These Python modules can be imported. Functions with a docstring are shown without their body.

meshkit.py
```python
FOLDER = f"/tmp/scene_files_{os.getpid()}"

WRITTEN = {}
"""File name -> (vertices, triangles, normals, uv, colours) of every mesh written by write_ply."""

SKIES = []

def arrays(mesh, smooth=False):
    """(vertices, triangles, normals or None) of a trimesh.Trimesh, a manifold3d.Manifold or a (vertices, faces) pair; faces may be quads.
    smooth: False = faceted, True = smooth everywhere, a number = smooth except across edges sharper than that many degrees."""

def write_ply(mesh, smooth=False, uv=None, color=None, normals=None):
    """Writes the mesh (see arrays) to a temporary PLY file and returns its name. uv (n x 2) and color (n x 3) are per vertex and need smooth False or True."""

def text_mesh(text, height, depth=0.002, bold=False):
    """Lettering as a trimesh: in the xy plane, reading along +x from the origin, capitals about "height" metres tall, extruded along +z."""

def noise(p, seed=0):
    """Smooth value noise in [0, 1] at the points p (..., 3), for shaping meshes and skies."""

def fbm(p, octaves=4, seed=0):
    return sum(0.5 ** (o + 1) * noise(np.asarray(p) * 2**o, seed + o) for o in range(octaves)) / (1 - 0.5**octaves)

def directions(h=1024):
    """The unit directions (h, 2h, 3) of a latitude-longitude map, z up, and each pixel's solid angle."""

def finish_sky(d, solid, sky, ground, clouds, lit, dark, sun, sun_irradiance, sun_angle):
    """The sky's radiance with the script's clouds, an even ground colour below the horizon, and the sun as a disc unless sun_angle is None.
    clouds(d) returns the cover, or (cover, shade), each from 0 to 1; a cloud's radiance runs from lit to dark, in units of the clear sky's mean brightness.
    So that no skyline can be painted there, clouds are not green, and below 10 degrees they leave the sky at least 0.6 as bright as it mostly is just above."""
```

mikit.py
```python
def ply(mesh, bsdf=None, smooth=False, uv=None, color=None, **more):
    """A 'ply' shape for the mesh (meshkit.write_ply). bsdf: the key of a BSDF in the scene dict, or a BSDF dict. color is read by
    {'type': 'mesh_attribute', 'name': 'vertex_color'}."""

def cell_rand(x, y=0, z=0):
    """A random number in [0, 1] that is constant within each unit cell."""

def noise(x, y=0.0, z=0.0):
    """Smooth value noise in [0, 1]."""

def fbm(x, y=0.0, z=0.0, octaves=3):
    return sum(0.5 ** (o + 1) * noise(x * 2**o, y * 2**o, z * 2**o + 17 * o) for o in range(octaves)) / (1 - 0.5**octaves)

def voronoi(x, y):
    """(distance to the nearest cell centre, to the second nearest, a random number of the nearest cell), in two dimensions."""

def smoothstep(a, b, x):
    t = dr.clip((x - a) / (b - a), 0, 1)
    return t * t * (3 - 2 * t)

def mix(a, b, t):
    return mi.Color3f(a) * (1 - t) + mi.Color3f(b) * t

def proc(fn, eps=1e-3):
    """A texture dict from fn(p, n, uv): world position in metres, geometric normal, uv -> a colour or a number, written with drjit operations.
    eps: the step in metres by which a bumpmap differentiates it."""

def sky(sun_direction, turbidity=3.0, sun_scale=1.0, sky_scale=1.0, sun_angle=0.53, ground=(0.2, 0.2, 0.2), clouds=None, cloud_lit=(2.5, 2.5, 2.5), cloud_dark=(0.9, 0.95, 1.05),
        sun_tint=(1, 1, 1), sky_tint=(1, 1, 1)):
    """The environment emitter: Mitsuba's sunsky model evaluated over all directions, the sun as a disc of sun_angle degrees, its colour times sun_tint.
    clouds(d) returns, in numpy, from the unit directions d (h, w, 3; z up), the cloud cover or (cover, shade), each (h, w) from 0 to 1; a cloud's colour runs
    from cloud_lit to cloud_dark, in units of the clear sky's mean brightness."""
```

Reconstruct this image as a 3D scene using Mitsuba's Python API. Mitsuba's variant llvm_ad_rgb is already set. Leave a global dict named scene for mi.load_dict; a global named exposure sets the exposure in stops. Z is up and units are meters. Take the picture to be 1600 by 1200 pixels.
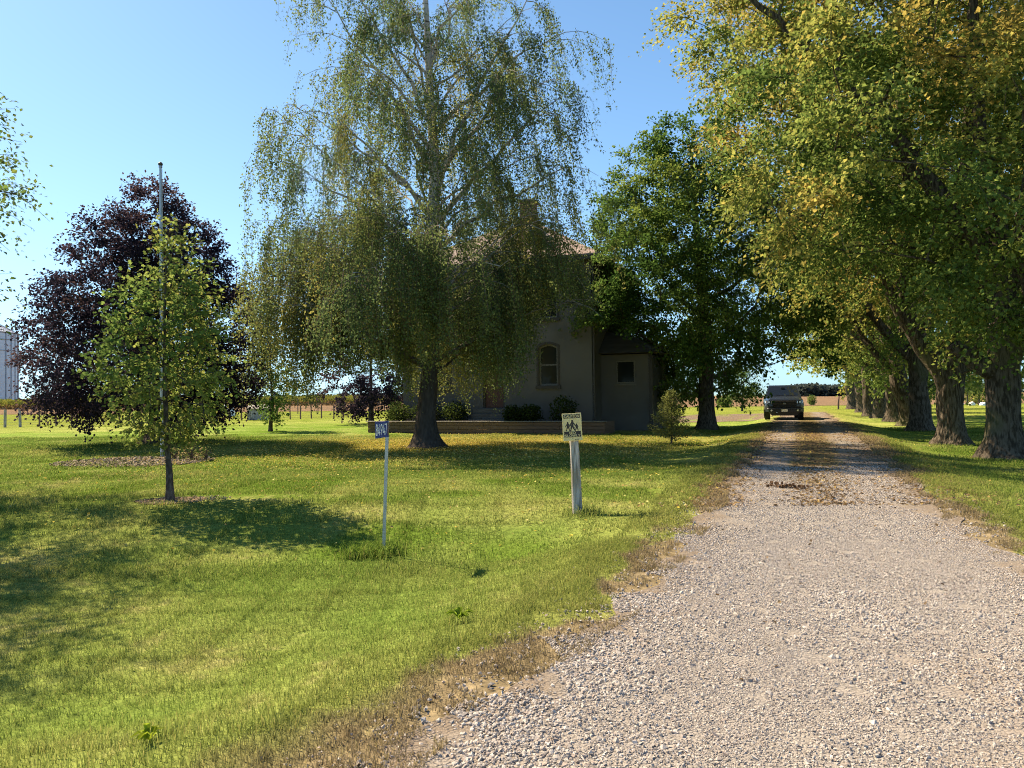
import math, random
import numpy as np, trimesh, drjit as dr, mitsuba as mi
import manifold3d as m3
import shapely.geometry as sg
from shapely import affinity
import mikit, meshkit
from mikit import proc, fbm, noise, voronoi, smoothstep, mix, cell_rand

random.seed(7)
T = mi.ScalarTransform4f
scene, labels = {}, {}

# ------------------------------------------------------------------ camera, sky, exposure
EYE = np.array([0.0, 0.0, 1.6])
PITCH, ROLL = math.radians(1.06), math.radians(0.68)
fwd = [0, math.cos(PITCH), math.sin(PITCH)]
upv = [math.sin(ROLL), -math.sin(PITCH) * math.cos(ROLL), math.cos(PITCH) * math.cos(ROLL)]
scene['camera'] = {'type': 'perspective', 'fov': 68.0, 'fov_axis': 'x', 'near_clip': 0.05, 'far_clip': 9000.0,
                   'to_world': T().look_at(origin=EYE.tolist(), target=(EYE + np.array(fwd)).tolist(), up=upv)}
SUN = np.array([-0.788 * 0.707, 0.616 * 0.707, 0.707])
scene['sky'] = mikit.sky(SUN, turbidity=2.3, sky_scale=0.67, sky_tint=(0.89, 1.0, 1.07), sun_tint=(1.0, 0.955, 0.885), ground=(0.12, 0.13, 0.06))
exposure = 3.2


# ------------------------------------------------------------------ helpers
def key_for(name, parent=None):
    base = (parent + '__' if parent else '') + name
    k, i = base, 0
    while k in scene or k in labels:
        i += 1
        k = f'{base}_{i:03d}'
    return k


def obj(name, mesh, bsdf, parent=None, smooth=False, color=None, uv=None, label=None, cat=None, group=None, kind=None):
    k = key_for(name, parent)
    scene[k] = mikit.ply(mesh, bsdf, smooth=smooth, color=color, uv=uv)
    info = {a: b for a, b in (('label', label), ('category', cat), ('group', group), ('kind', kind)) if b}
    if info:
        labels[k] = info
    return k


def thing(name, label, cat, group=None):
    k = key_for(name)
    labels[k] = {'label': label, 'category': cat}
    if group:
        labels[k]['group'] = group
    return k


def put(name, entry, parent):
    k = key_for(name, parent)
    scene[k] = entry
    return k


def cat_mesh(parts):
    vs, fs, n = [], [], 0
    for v, f in parts:
        v, f = np.asarray(v, float), np.asarray(f, int)
        vs.append(v)
        fs.append(f + n)
        n += len(v)
    return np.vstack(vs), np.vstack(fs)


def vf(mesh):
    if hasattr(mesh, 'to_mesh'):
        m = mesh.to_mesh()
        return np.array(m.vert_properties[:, :3], float), np.array(m.tri_verts, int)
    if isinstance(mesh, tuple):
        return mesh
    return np.array(mesh.vertices), np.array(mesh.faces)


def move(mesh, R=None, t=(0, 0, 0)):
    v, f = vf(mesh)
    if R is not None:
        v = v @ np.asarray(R).T
    return v + np.asarray(t, float), f


def box(x0, x1, y0, y1, z0, z1):
    return m3.Manifold.cube([x1 - x0, y1 - y0, z1 - z0]).translate([x0, y0, z0])


def rbox(x0, x1, y0, y1, z0, z1, r=0.02):
    """a box with chamfered edges"""
    a = box(x0 + r, x1 - r, y0 + r, y1 - r, z0, z1)
    b = box(x0, x1, y0 + r, y1 - r, z0 + r, z1 - r)
    c = box(x0 + r, x1 - r, y0, y1, z0 + r, z1 - r)
    return m3.Manifold.batch_hull([a, b, c])


def hullpts(pts):
    return m3.Manifold.hull_points(np.asarray(pts, float))


def tube(P, r, sides=8, rng=None, rough=0.0, cap=True):
    """a tube round the polyline P with the radii r"""
    P, r = np.asarray(P, float), np.asarray(r, float)
    n = len(P)
    d = np.gradient(P, axis=0)
    d /= np.linalg.norm(d, axis=1, keepdims=True) + 1e-12
    ref = np.array([1.0, 0.13, 0.07])
    a = np.cross(d, ref)
    bad = np.linalg.norm(a, axis=1) < 0.15
    a[bad] = np.cross(d[bad], [0.1, 1, 0.2])
    a /= np.linalg.norm(a, axis=1, keepdims=True)
    b = np.cross(d, a)
    ang = np.arange(sides) * 2 * np.pi / sides
    rr = np.repeat(r[:, None], sides, 1)
    if rough and rng is not None:
        rr = rr * (1 + rough * (rng.random((n, sides)) - 0.5) + rough * 0.8 * (rng.random(sides)[None] - 0.5))
    V = P[:, None] + rr[..., None] * (np.cos(ang)[None, :, None] * a[:, None] + np.sin(ang)[None, :, None] * b[:, None])
    V = V.reshape(-1, 3)
    i, j = np.meshgrid(np.arange(n - 1), np.arange(sides), indexing='ij')
    p, q = (i * sides + j).ravel(), (i * sides + (j + 1) % sides).ravel()
    F = np.vstack([np.stack([p, q, q + sides], 1), np.stack([p, q + sides, p + sides], 1)])
    if cap:
        V = np.vstack([V, P[:1], P[-1:]])
        c0, c1 = n * sides, n * sides + 1
        k = np.arange(sides)
        F = np.vstack([F, np.stack([(k + 1) % sides, k, k * 0 + c0], 1), np.stack([k + (n - 1) * sides, (k + 1) % sides + (n - 1) * sides, k * 0 + c1], 1)])
    return V, F


# ------------------------------------------------------------------ the lie of the land
SL = 0.38                      # the drive runs along (SL, 1)
CS = 1 / math.hypot(SL, 1)


def edge_l(y):
    return -1.30 - 0.46 * np.clip((6.3 - y) / 3.0, 0, 3) ** 1.3


def edge_r(y):
    return 1.90 + 0.50 * np.clip((8.0 - y) / 4.0, 0, 3) ** 1.4


def sstep(a, b, x):
    t = np.clip((x - a) / (b - a), 0, 1)
    return t * t * (3 - 2 * t)


def Z(x, y):
    x, y = np.asarray(x, float), np.asarray(y, float)
    u = x - SL * y
    c = np.abs(u - 0.3) * CS
    h = 0.05 + 0.19 * sstep(11, 22, y)
    far = 1 - sstep(60, 110, np.hypot(x, y))
    z = h * (1 - sstep(1.5, 3.6, c)) * far
    p = np.stack([x * 0.22, y * 0.22, x * 0 + 3.3], -1)
    q = np.stack([x * 0.9, y * 0.9, x * 0 + 8.1], -1)
    off = sstep(1.4, 3.0, c)
    dit = np.maximum(edge_l(y) - u, u - edge_r(y)) * CS
    z = z - 0.26 * sstep(0.3, 2.4, dit) * sstep(3.0, 4.6, y) * (1 - sstep(8.8, 11.6, y))
    return z + far * off * (0.14 * (meshkit.fbm(p, 2) - 0.5) + 0.045 * (meshkit.noise(q) - 0.5))


def z1(x, y):
    return float(Z(np.array([x]), np.array([y]))[0])


def d_edges(p):
    """how far outside the drive's edge a point lies (m), for the textures"""
    u = p.x - SL * p.y
    l = -1.30 - 0.46 * dr.power(dr.clip((6.3 - p.y) / 3.0, 1e-4, 3), 1.3)
    r = 1.90 + 0.50 * dr.power(dr.clip((8.0 - p.y) / 4.0, 1e-4, 3), 1.4)
    return dr.maximum(l - u, u - r) * CS


# ------------------------------------------------------------------ materials
def lin(r, g, b):
    return [((c / 255 + 0.055) / 1.055) ** 2.4 if c > 10 else c / 255 / 12.92 for c in (r, g, b)]


def principled(key, col, rough=0.6, metallic=0.0, spec=0.4, two=True, **kw):
    c = col if isinstance(col, dict) else {'type': 'rgb', 'value': list(col)}
    b = {'type': 'principled', 'base_color': c, 'roughness': rough, 'metallic': metallic, 'specular': spec, **kw}
    scene[key] = {'type': 'twosided', 'bsdf': b} if two else b
    return key


def leaf_mat(key, trans=0.9, rough=0.55, color=None):
    scene[key] = {'type': 'principledthin', 'base_color': color or {'type': 'mesh_attribute', 'name': 'vertex_color'},
                  'roughness': rough, 'diff_trans': trans, 'spec_trans': 0.0, 'eta': 1.4}
    return key


def grass_tone(p):
    """the lawn's colour: greener and yellower patches, thin brown turf along the drive"""
    big = fbm(p.x * 0.16 + 5, p.y * 0.16, 0, 2)
    mid = fbm(p.x * 0.9, p.y * 0.9, 4, 3)
    fine = noise(p.x * 9, p.y * 9, 2)
    c = mix((0.172, 0.258, 0.052), (0.282, 0.322, 0.092), smoothstep(0.30, 0.72, 0.55 * big + 0.45 * mid))
    c = mix(c, (0.115, 0.200, 0.026), smoothstep(0.58, 0.75, fbm(p.x * 0.55 + 31, p.y * 0.55, 9, 2)) * 0.75)
    c = mix(c, (0.40, 0.37, 0.17), smoothstep(0.60, 0.82, mid * 0.6 + fine * 0.4) * 0.45)
    e = d_edges(p) + 0.9 * (mid - 0.5) + 0.3 * (fine - 0.5)
    c = mix(c, (0.27, 0.275, 0.085), smoothstep(1.7, 0.4, e) * 0.45)
    wide = 0.34 + 0.70 * smoothstep(5.5, 3.0, p.y)
    c = mix(c, mix((0.20, 0.155, 0.10), (0.36, 0.29, 0.19), fine), smoothstep(wide, 0.12, e + 0.35 * (fbm(p.x * 2.6, p.y * 2.6, 13, 2) - 0.5)) * 0.9)
    # under the birch and along the far drive the turf is thin and yellow with leaves
    b = dr.exp(-(dr.square((p.x + 1.5) / 6.5) + dr.square((p.y - 25.5) / 5.0)))
    c = mix(c, (0.33, 0.27, 0.04), b * 0.6)
    return c


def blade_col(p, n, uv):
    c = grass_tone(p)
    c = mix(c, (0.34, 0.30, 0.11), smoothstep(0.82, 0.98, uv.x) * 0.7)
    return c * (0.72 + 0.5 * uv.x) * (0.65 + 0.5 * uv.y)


def lawn_col(p, n, uv):
    c = grass_tone(p)
    d = dr.sqrt(p.x * p.x + p.y * p.y)
    streak = fbm(p.x * 0.12, p.y * 1.1, 3, 3)
    grain = fbm(p.x * 22, p.y * 22, 1, 3)
    near = smoothstep(55.0, 25.0, d)
    c = c * mix(mi.Color3f(0.75 + 0.5 * streak), mi.Color3f(0.42 + 0.55 * grain), near)
    far = smoothstep(40.0, 75.0, d)
    return mix(c, mi.Color3f(0.17, 0.20, 0.035) * (0.7 + 0.6 * streak), far * 0.8)


scene['lawn_mat'] = {'type': 'twosided', 'bsdf': {'type': 'bumpmap', 'bumpmap': proc(lambda p, n, uv: 0.025 * fbm(p.x * 14, p.y * 14, 0, 3), 0.01), 'scale': 1.0,
                     'bsdf': {'type': 'diffuse', 'reflectance': proc(lawn_col)}}}
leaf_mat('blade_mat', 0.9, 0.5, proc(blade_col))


def gravel_col(p, n, uv):
    a, b, r = voronoi(p.x * 42, p.y * 42)
    a2, b2, r2 = voronoi(p.x * 75 + 9, p.y * 75)
    patch = fbm(p.x * 0.8, p.y * 0.8, 0, 3)
    c = mix((0.218, 0.203, 0.183), (0.362, 0.340, 0.310), 0.6 * r + 0.4 * r2)
    c = c * (0.62 + 0.38 * smoothstep(0.02, 0.22, b - a))
    c = mix(c, (0.26, 0.21, 0.16), smoothstep(0.45, 0.75, patch) * 0.4)
    # thin grass and litter between the wheel tracks further up, and along the edges
    u = p.x - SL * p.y
    strip = smoothstep(0.75, 0.25, dr.abs(u - 0.30) + 0.5 * (fbm(p.x * 2, p.y * 2, 3, 3) - 0.5)) * smoothstep(11.5, 15.0, p.y + 3 * (patch - 0.5))
    c = mix(c, mix((0.16, 0.105, 0.05), (0.17, 0.155, 0.05), fbm(p.x * 6, p.y * 6, 5, 2)), strip * 0.85)
    e = -d_edges(p)
    lit = smoothstep(0.65, 0.0, e + 0.8 * (fbm(p.x * 3, p.y * 3, 7, 3) - 0.5))
    c = mix(c, mix((0.15, 0.115, 0.08), (0.22, 0.185, 0.14), fbm(p.x * 25, p.y * 25, 1, 2)), lit * 0.75)
    far = smoothstep(13.0, 20.0, p.y) * smoothstep(0.35, 0.65, fbm(p.x * 1.7, p.y * 1.7, 11, 3))
    return mix(c, (0.20, 0.14, 0.09), far * 0.55)


def gravel_bump(p, n, uv):
    a, b, r = voronoi(p.x * 42, p.y * 42)
    return 0.010 * r * smoothstep(0.0, 0.35, b - a) + 0.02 * fbm(p.x * 3, p.y * 3, 0, 2)


scene['gravel_mat'] = {'type': 'twosided', 'bsdf': {'type': 'bumpmap', 'bumpmap': proc(gravel_bump, 0.004), 'scale': 1.0,
                       'bsdf': {'type': 'diffuse', 'reflectance': proc(gravel_col)}}}


def stone_col(p, n, uv):
    c = mix((0.228, 0.213, 0.195), (0.452, 0.427, 0.392), uv.x)
    c = mix(c, (0.28, 0.23, 0.195), smoothstep(0.72, 0.9, uv.y) * 0.75)
    c = mix(c, (0.15, 0.14, 0.13), smoothstep(0.10, 0.03, uv.y))
    return c * (0.8 + 0.35 * noise(p.x * 130, p.y * 130, p.z * 130))


principled('stone_mat', proc(stone_col), 0.8, spec=0.25)
principled('chip_mat', proc(lambda p, n, uv: mix(mix((0.17, 0.12, 0.08), (0.36, 0.30, 0.22), uv.x), (0.15, 0.15, 0.04), smoothstep(0.62, 0.8, uv.y))), 0.85, spec=0.2)


def field_col(p, n, uv):
    c = mix((0.155, 0.105, 0.066), (0.20, 0.145, 0.092), fbm(p.x * 0.05, p.y * 0.35, 0, 3))
    return c * (0.8 + 0.4 * fbm(p.x * 0.3, p.y * 1.5, 2, 3))


scene['field_mat'] = {'type': 'twosided', 'bsdf': {'type': 'diffuse', 'reflectance': proc(field_col)}}


def bark(key, a, b, sx=22.0, sz=4.0, depth=0.02):
    def col(p, n, uv):
        t = fbm(p.x * sx, p.y * sx, p.z * sz, 3)
        m = fbm(p.x * 1.5, p.y * 1.5, p.z * 1.1, 2)
        c = mix(a, b, smoothstep(0.3, 0.7, t))
        return mix(c, mi.Color3f(0.12, 0.13, 0.06), smoothstep(0.55, 0.8, m) * 0.4)
    scene[key] = {'type': 'twosided', 'bsdf': {'type': 'bumpmap', 'bumpmap': proc(lambda p, n, uv: depth * fbm(p.x * sx * 0.8, p.y * sx * 0.8, p.z * sz, 3), 0.006), 'scale': 1.0,
                  'bsdf': {'type': 'diffuse', 'reflectance': proc(col)}}}
    return key


bark('bark_mat', (0.045, 0.038, 0.030), (0.135, 0.117, 0.094), 30, 5, 0.05)
bark('young_bark_mat', (0.06, 0.05, 0.044), (0.12, 0.105, 0.09), 40, 12, 0.003)


def birch_col(p, n, uv):
    low = smoothstep(6.5, 2.2, p.z)
    band = smoothstep(0.60, 0.70, fbm(p.x * 5, p.y * 5, p.z * 22, 2))
    c = mix((0.44, 0.41, 0.365), (0.07, 0.06, 0.055), band)
    return mix(c, mix((0.035, 0.03, 0.027), (0.10, 0.088, 0.078), fbm(p.x * 16, p.y * 16, p.z * 3.5, 3)), low)


scene['birch_bark_mat'] = {'type': 'twosided', 'bsdf': {'type': 'bumpmap', 'bumpmap': proc(lambda p, n, uv: 0.025 * fbm(p.x * 14, p.y * 14, p.z * 3, 3), 0.006), 'scale': 1.0,
                           'bsdf': {'type': 'diffuse', 'reflectance': proc(birch_col)}}}
leaf_mat('leaf_mat', 1.12, 0.42)
leaf_mat('dry_leaf_mat', 0.5, 0.6)
principled('twig_mat', (0.10, 0.075, 0.055), 0.8)
principled('galvanised', proc(lambda p, n, uv: mix((0.34, 0.36, 0.38), (0.50, 0.52, 0.54), fbm(p.x * 60, p.y * 60, p.z * 9, 3))), 0.45, 0.7)
principled('rust_brown', (0.16, 0.10, 0.08), 0.8)
principled('white_paint', (0.78, 0.78, 0.76), 0.5)
principled('sign_blue', (0.022, 0.045, 0.22), 0.4)
principled('sign_white', (0.80, 0.82, 0.84), 0.45)
principled('sign_black', (0.025, 0.02, 0.02), 0.5)
principled('sign_yellow', proc(lambda p, n, uv: mix((0.72, 0.59, 0.27), (0.60, 0.48, 0.24), fbm(p.x * 14, p.y * 14, p.z * 14, 3))), 0.5)


def post_col(p, n, uv):
    t = fbm(p.x * 70, p.y * 70, p.z * 3.5, 3)
    m = fbm(p.x * 9, p.y * 9, p.z * 2.2, 2)
    c = mix((0.19, 0.175, 0.16), (0.46, 0.44, 0.42), smoothstep(0.25, 0.7, t))
    return mix(c, (0.22, 0.18, 0.13), smoothstep(0.55, 0.75, m) * 0.6)


scene['old_wood'] = {'type': 'twosided', 'bsdf': {'type': 'bumpmap', 'bumpmap': proc(lambda p, n, uv: 0.006 * fbm(p.x * 60, p.y * 60, p.z * 3, 3), 0.003), 'scale': 1.0,
                     'bsdf': {'type': 'diffuse', 'reflectance': proc(post_col)}}}
scene['timber_mat'] = {'type': 'twosided', 'bsdf': {'type': 'diffuse', 'reflectance': proc(lambda p, n, uv: mix((0.125, 0.085, 0.062), (0.20, 0.145, 0.11), fbm(p.x * 2.5, p.y * 2.5, p.z * 30, 3)))}}
scene['soil_mat'] = {'type': 'twosided', 'bsdf': {'type': 'diffuse', 'reflectance': proc(lambda p, n, uv: mix((0.10, 0.075, 0.05), (0.22, 0.17, 0.12), fbm(p.x * 12, p.y * 12, p.z * 12, 3)))}}


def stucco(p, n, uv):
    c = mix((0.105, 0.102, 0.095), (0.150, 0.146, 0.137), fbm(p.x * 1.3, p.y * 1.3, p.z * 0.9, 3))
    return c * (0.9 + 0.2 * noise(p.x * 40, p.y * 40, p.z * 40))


scene['stucco_mat'] = {'type': 'twosided', 'bsdf': {'type': 'bumpmap', 'bumpmap': proc(lambda p, n, uv: 0.006 * fbm(p.x * 30, p.y * 30, p.z * 30, 2), 0.004), 'scale': 1.0,
                       'bsdf': {'type': 'diffuse', 'reflectance': proc(stucco)}}}


def shingle_col(p, n, uv):
    row = dr.floor(p.z / 0.085)
    r = cell_rand((p.x * 0.93 - p.y * 0.365) * 3.3 + row * 0.5, row, dr.floor((p.x * 0.365 + p.y * 0.93) * 2))
    c = mix((0.19, 0.145, 0.128), (0.31, 0.25, 0.225), r)
    return c * (0.82 + 0.3 * fbm(p.x * 0.8, p.y * 0.8, p.z, 2))


principled('shingle_mat', proc(shingle_col), 0.85, spec=0.25)
principled('brick_dark', proc(lambda p, n, uv: mix((0.17, 0.085, 0.06), (0.26, 0.14, 0.10), cell_rand((p.x - p.y) * 4, p.z * 13, 0))), 0.85)
principled('trim_dark', (0.045, 0.04, 0.035), 0.5)
principled('trim_pale', (0.15, 0.145, 0.13), 0.5)
principled('door_red', (0.085, 0.032, 0.026), 0.45)
principled('pane_mat', (0.010, 0.014, 0.018), 0.04, spec=0.45)
principled('car_paint', (0.012, 0.016, 0.022), 0.25, spec=0.4, clearcoat=0.8, clearcoat_gloss=0.95)
principled('black_plastic', (0.012, 0.012, 0.013), 0.5)
principled('tyre_mat', (0.02, 0.02, 0.02), 0.85)
principled('chrome_mat', (0.60, 0.61, 0.63), 0.18, 1.0)
principled('lamp_glass', (0.50, 0.52, 0.54), 0.08, 0.5, spec=0.8)
principled('steel_sheet', proc(lambda p, n, uv: mix((0.46, 0.50, 0.55), (0.60, 0.63, 0.66), fbm(p.x * 0.3, p.y * 0.3, p.z * 2.0, 3))), 0.45, 0.55)
principled('steel_rib', (0.23, 0.26, 0.30), 0.5, 0.4)

# ------------------------------------------------------------------ ground, drive, fields
rng = np.random.default_rng(11)


def axis(lo, hi, fine_lo, fine_hi, step, grow=1.18):
    a = list(np.arange(fine_lo, fine_hi + 1e-6, step))
    s, x = step, fine_hi
    while x < hi:
        s *= grow
        x += s
        a.append(min(x, hi))
    s, x = step, fine_lo
    b = []
    while x > lo:
        s *= grow
        x -= s
        b.append(max(x, lo))
    return np.array(b[::-1] + a)


gx, gy = axis(-4000, 4000, -16, 22, 0.4), axis(-60, 5000, -2, 42, 0.4)
X, Y = np.meshgrid(gx, gy, indexing='ij')
V = np.stack([X, Y, Z(X, Y)], -1).reshape(-1, 3)
ny = len(gy)
i, j = np.meshgrid(np.arange(len(gx) - 1), np.arange(ny - 1), indexing='ij')
p = (i * ny + j).ravel()
F = np.vstack([np.stack([p, p + ny, p + ny + 1], 1), np.stack([p, p + ny + 1, p + 1], 1)])
obj('lawn', (V, F), 'lawn_mat', smooth=True, kind='structure', label='mown green lawn and pasture spreading to the horizon')


def sheet(rows, lift):
    """a sheet through rows of ground points (each row the same length), LIFT above the ground"""
    R = np.array(rows)
    n, m = R.shape[:2]
    V = np.concatenate([R, (Z(R[..., 0], R[..., 1]) + lift)[..., None]], -1).reshape(-1, 3)
    i, j = np.meshgrid(np.arange(n - 1), np.arange(m - 1), indexing='ij')
    p = (i * m + j).ravel()
    return V, np.vstack([np.stack([p, p + 1, p + m + 1], 1), np.stack([p, p + m + 1, p + m], 1)])


rows = []
for y in np.concatenate([np.arange(-6, 16, 0.12), np.arange(16, 58, 0.3)]):
    w = 0.10 if y < 16 else 0.16
    wob = meshkit.fbm(np.array([[y * 1.7, 0, 0], [y * 1.7, 9, 0]]), 3) - 0.5
    a, b = float(edge_l(y)) + wob[0] * w * 5, float(edge_r(y)) + wob[1] * w * 5
    rows.append([(SL * y + u, y) for u in np.linspace(a, b, 26)])
obj('gravel_driveway', sheet(rows, 0.012), 'gravel_mat', smooth=True, kind='structure', label='pale gravel driveway running up past the row of trees')
rows = []
for y in np.arange(46.5, 66, 0.7):
    wob = meshkit.fbm(np.array([[y * 0.6, 0, 0], [y * 0.6, 9, 0]]), 2) - 0.5
    rows.append([(x, y + 0.25 * math.sin(x * 0.9)) for x in np.linspace(4 + wob[0], 15.8 + 0.38 * (y - 46.5), 20)])
obj('gravel_yard', sheet(rows, 0.008), 'gravel_mat', smooth=True, kind='structure', label='gravel yard opening left of the drive behind the parked truck')
rows = []
for k in range(60):
    t = (k / 59) ** 2.2
    rows.append([(x, (108 + 0.06 * (20 - x) + 2200 * t)) for x in np.linspace(-900, 1400, 120)])
obj('harvested_field', sheet(rows, 0.03), 'field_mat', kind='structure', label='brown harvested field beyond the lawn')

# ------------------------------------------------------------------ grass blades (patches of blades laid over the lawn)


def blade_patch(size, n, h, w, seed, joints=3):
    r = np.random.default_rng(seed)
    x, y = (r.random((2, n)) - 0.5) * size
    a = r.random(n) * 2 * np.pi
    H = h * (0.55 + 0.8 * r.random(n))
    W = w * (0.7 + 0.6 * r.random(n))
    lean = H * (0.25 + 0.75 * r.random(n))
    dx, dy = np.cos(a), np.sin(a)
    b = a + np.pi / 2 + (r.random(n) - 0.5)
    sx, sy = np.cos(b) * W / 2, np.sin(b) * W / 2
    z0 = np.full(n, -0.012)
    base = np.stack([x, y, z0], -1)
    side = np.stack([sx, sy, sx * 0], -1)
    mid = np.stack([x + dx * lean * 0.35, y + dy * lean * 0.35, H * 0.62], -1)
    tip = np.stack([x + dx * lean, y + dy * lean, H * (1 - 0.15 * r.random(n))], -1)
    V = np.stack([base - side, base + side, mid - side * 0.8, mid + side * 0.8, tip], 1).reshape(-1, 3)
    k = np.arange(n)[:, None] * 5
    F = np.concatenate([k + [0, 1, 3], k + [0, 3, 2], k + [2, 3, 4]], 0)
    rr = r.random(n)
    uv = np.stack([np.repeat(rr, 5), np.tile([0, 0, 0.6, 0.6, 1.0], n)], -1)
    return V, F, uv


def patch_matrix(x, y, rot, s, lift=0.0):
    e = 0.15
    zx = (z1(x + e, y) - z1(x - e, y)) / (2 * e)
    zy = (z1(x, y + e) - z1(x, y - e)) / (2 * e)
    c, q = math.cos(rot) * s, math.sin(rot) * s
    M = np.eye(4)
    M[:3, 0] = [c, q, zx * c + zy * q]
    M[:3, 1] = [-q, c, -zx * q + zy * c]
    M[:3, 2] = [0, 0, s]
    M[:3, 3] = [x, y, z1(x, y) + lift]
    return M


def in_view(x, y, margin):
    return abs(x) < 0.70 * y + margin and y > 1.0


counters = {}


def copy_of(group, name, M):
    counters[name] = counters.get(name, 0) + 1
    scene[f'{name}__{counters[name]:03d}'] = {'type': 'instance', 'shapegroup': {'type': 'ref', 'id': group}, 'to_world': T(M)}


labels['lawn_grass'] = {'label': 'short green grass blades covering the lawn', 'category': 'grass', 'kind': 'stuff'}
BEDS = [(-5.50, 12.2, 0.62, 0.50), (-10.1, 20.3, 1.95, 1.55), (0.90, 10.8, 0.12, 0.12)]
for band, (size, n, h, w, y0, y1) in {'near': (0.6, 1300, 0.040, 0.0038, 1.6, 8.6), 'mid': (1.2, 1700, 0.044, 0.0075, 8.6, 17), 'far': (2.4, 1900, 0.050, 0.015, 17, 34)}.items():
    for vnt in range(3):
        v, f, uv = blade_patch(size * 1.12, n, h, w, 100 + vnt)
        scene[f'blades_{band}_{vnt}'] = {'type': 'shapegroup', 'patch': mikit.ply((v, f), 'blade_mat', uv=uv)}
    for y in np.arange(y0, y1, size):
        for x in np.arange(-26, 30, size):
            if not in_view(x, y + size, 1.5 + size):
                continue
            u = x - SL * y
            e = max(float(edge_l(y)) - u, u - float(edge_r(y))) * CS
            if e < size * 0.42 + 0.02:
                continue
            if any(((x - bx) / (rx + size / 2)) ** 2 + ((y - by) / (ry + size / 2)) ** 2 < 1 for bx, by, rx, ry in BEDS[:2]) and band != 'far':
                continue
            copy_of(f'blades_{band}_{rng.integers(3)}', 'lawn_grass', patch_matrix(x + rng.normal() * 0.02, y + rng.normal() * 0.02, rng.integers(4) * np.pi / 2 + rng.normal() * 0.08, 1.0) @ np.diag([1, 1, 0.7 + 0.7 * float(meshkit.fbm(np.array([[x * 0.5, y * 0.5, 5.0]]), 2)[0]) + 0.12 * rng.normal(), 1]))

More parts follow.
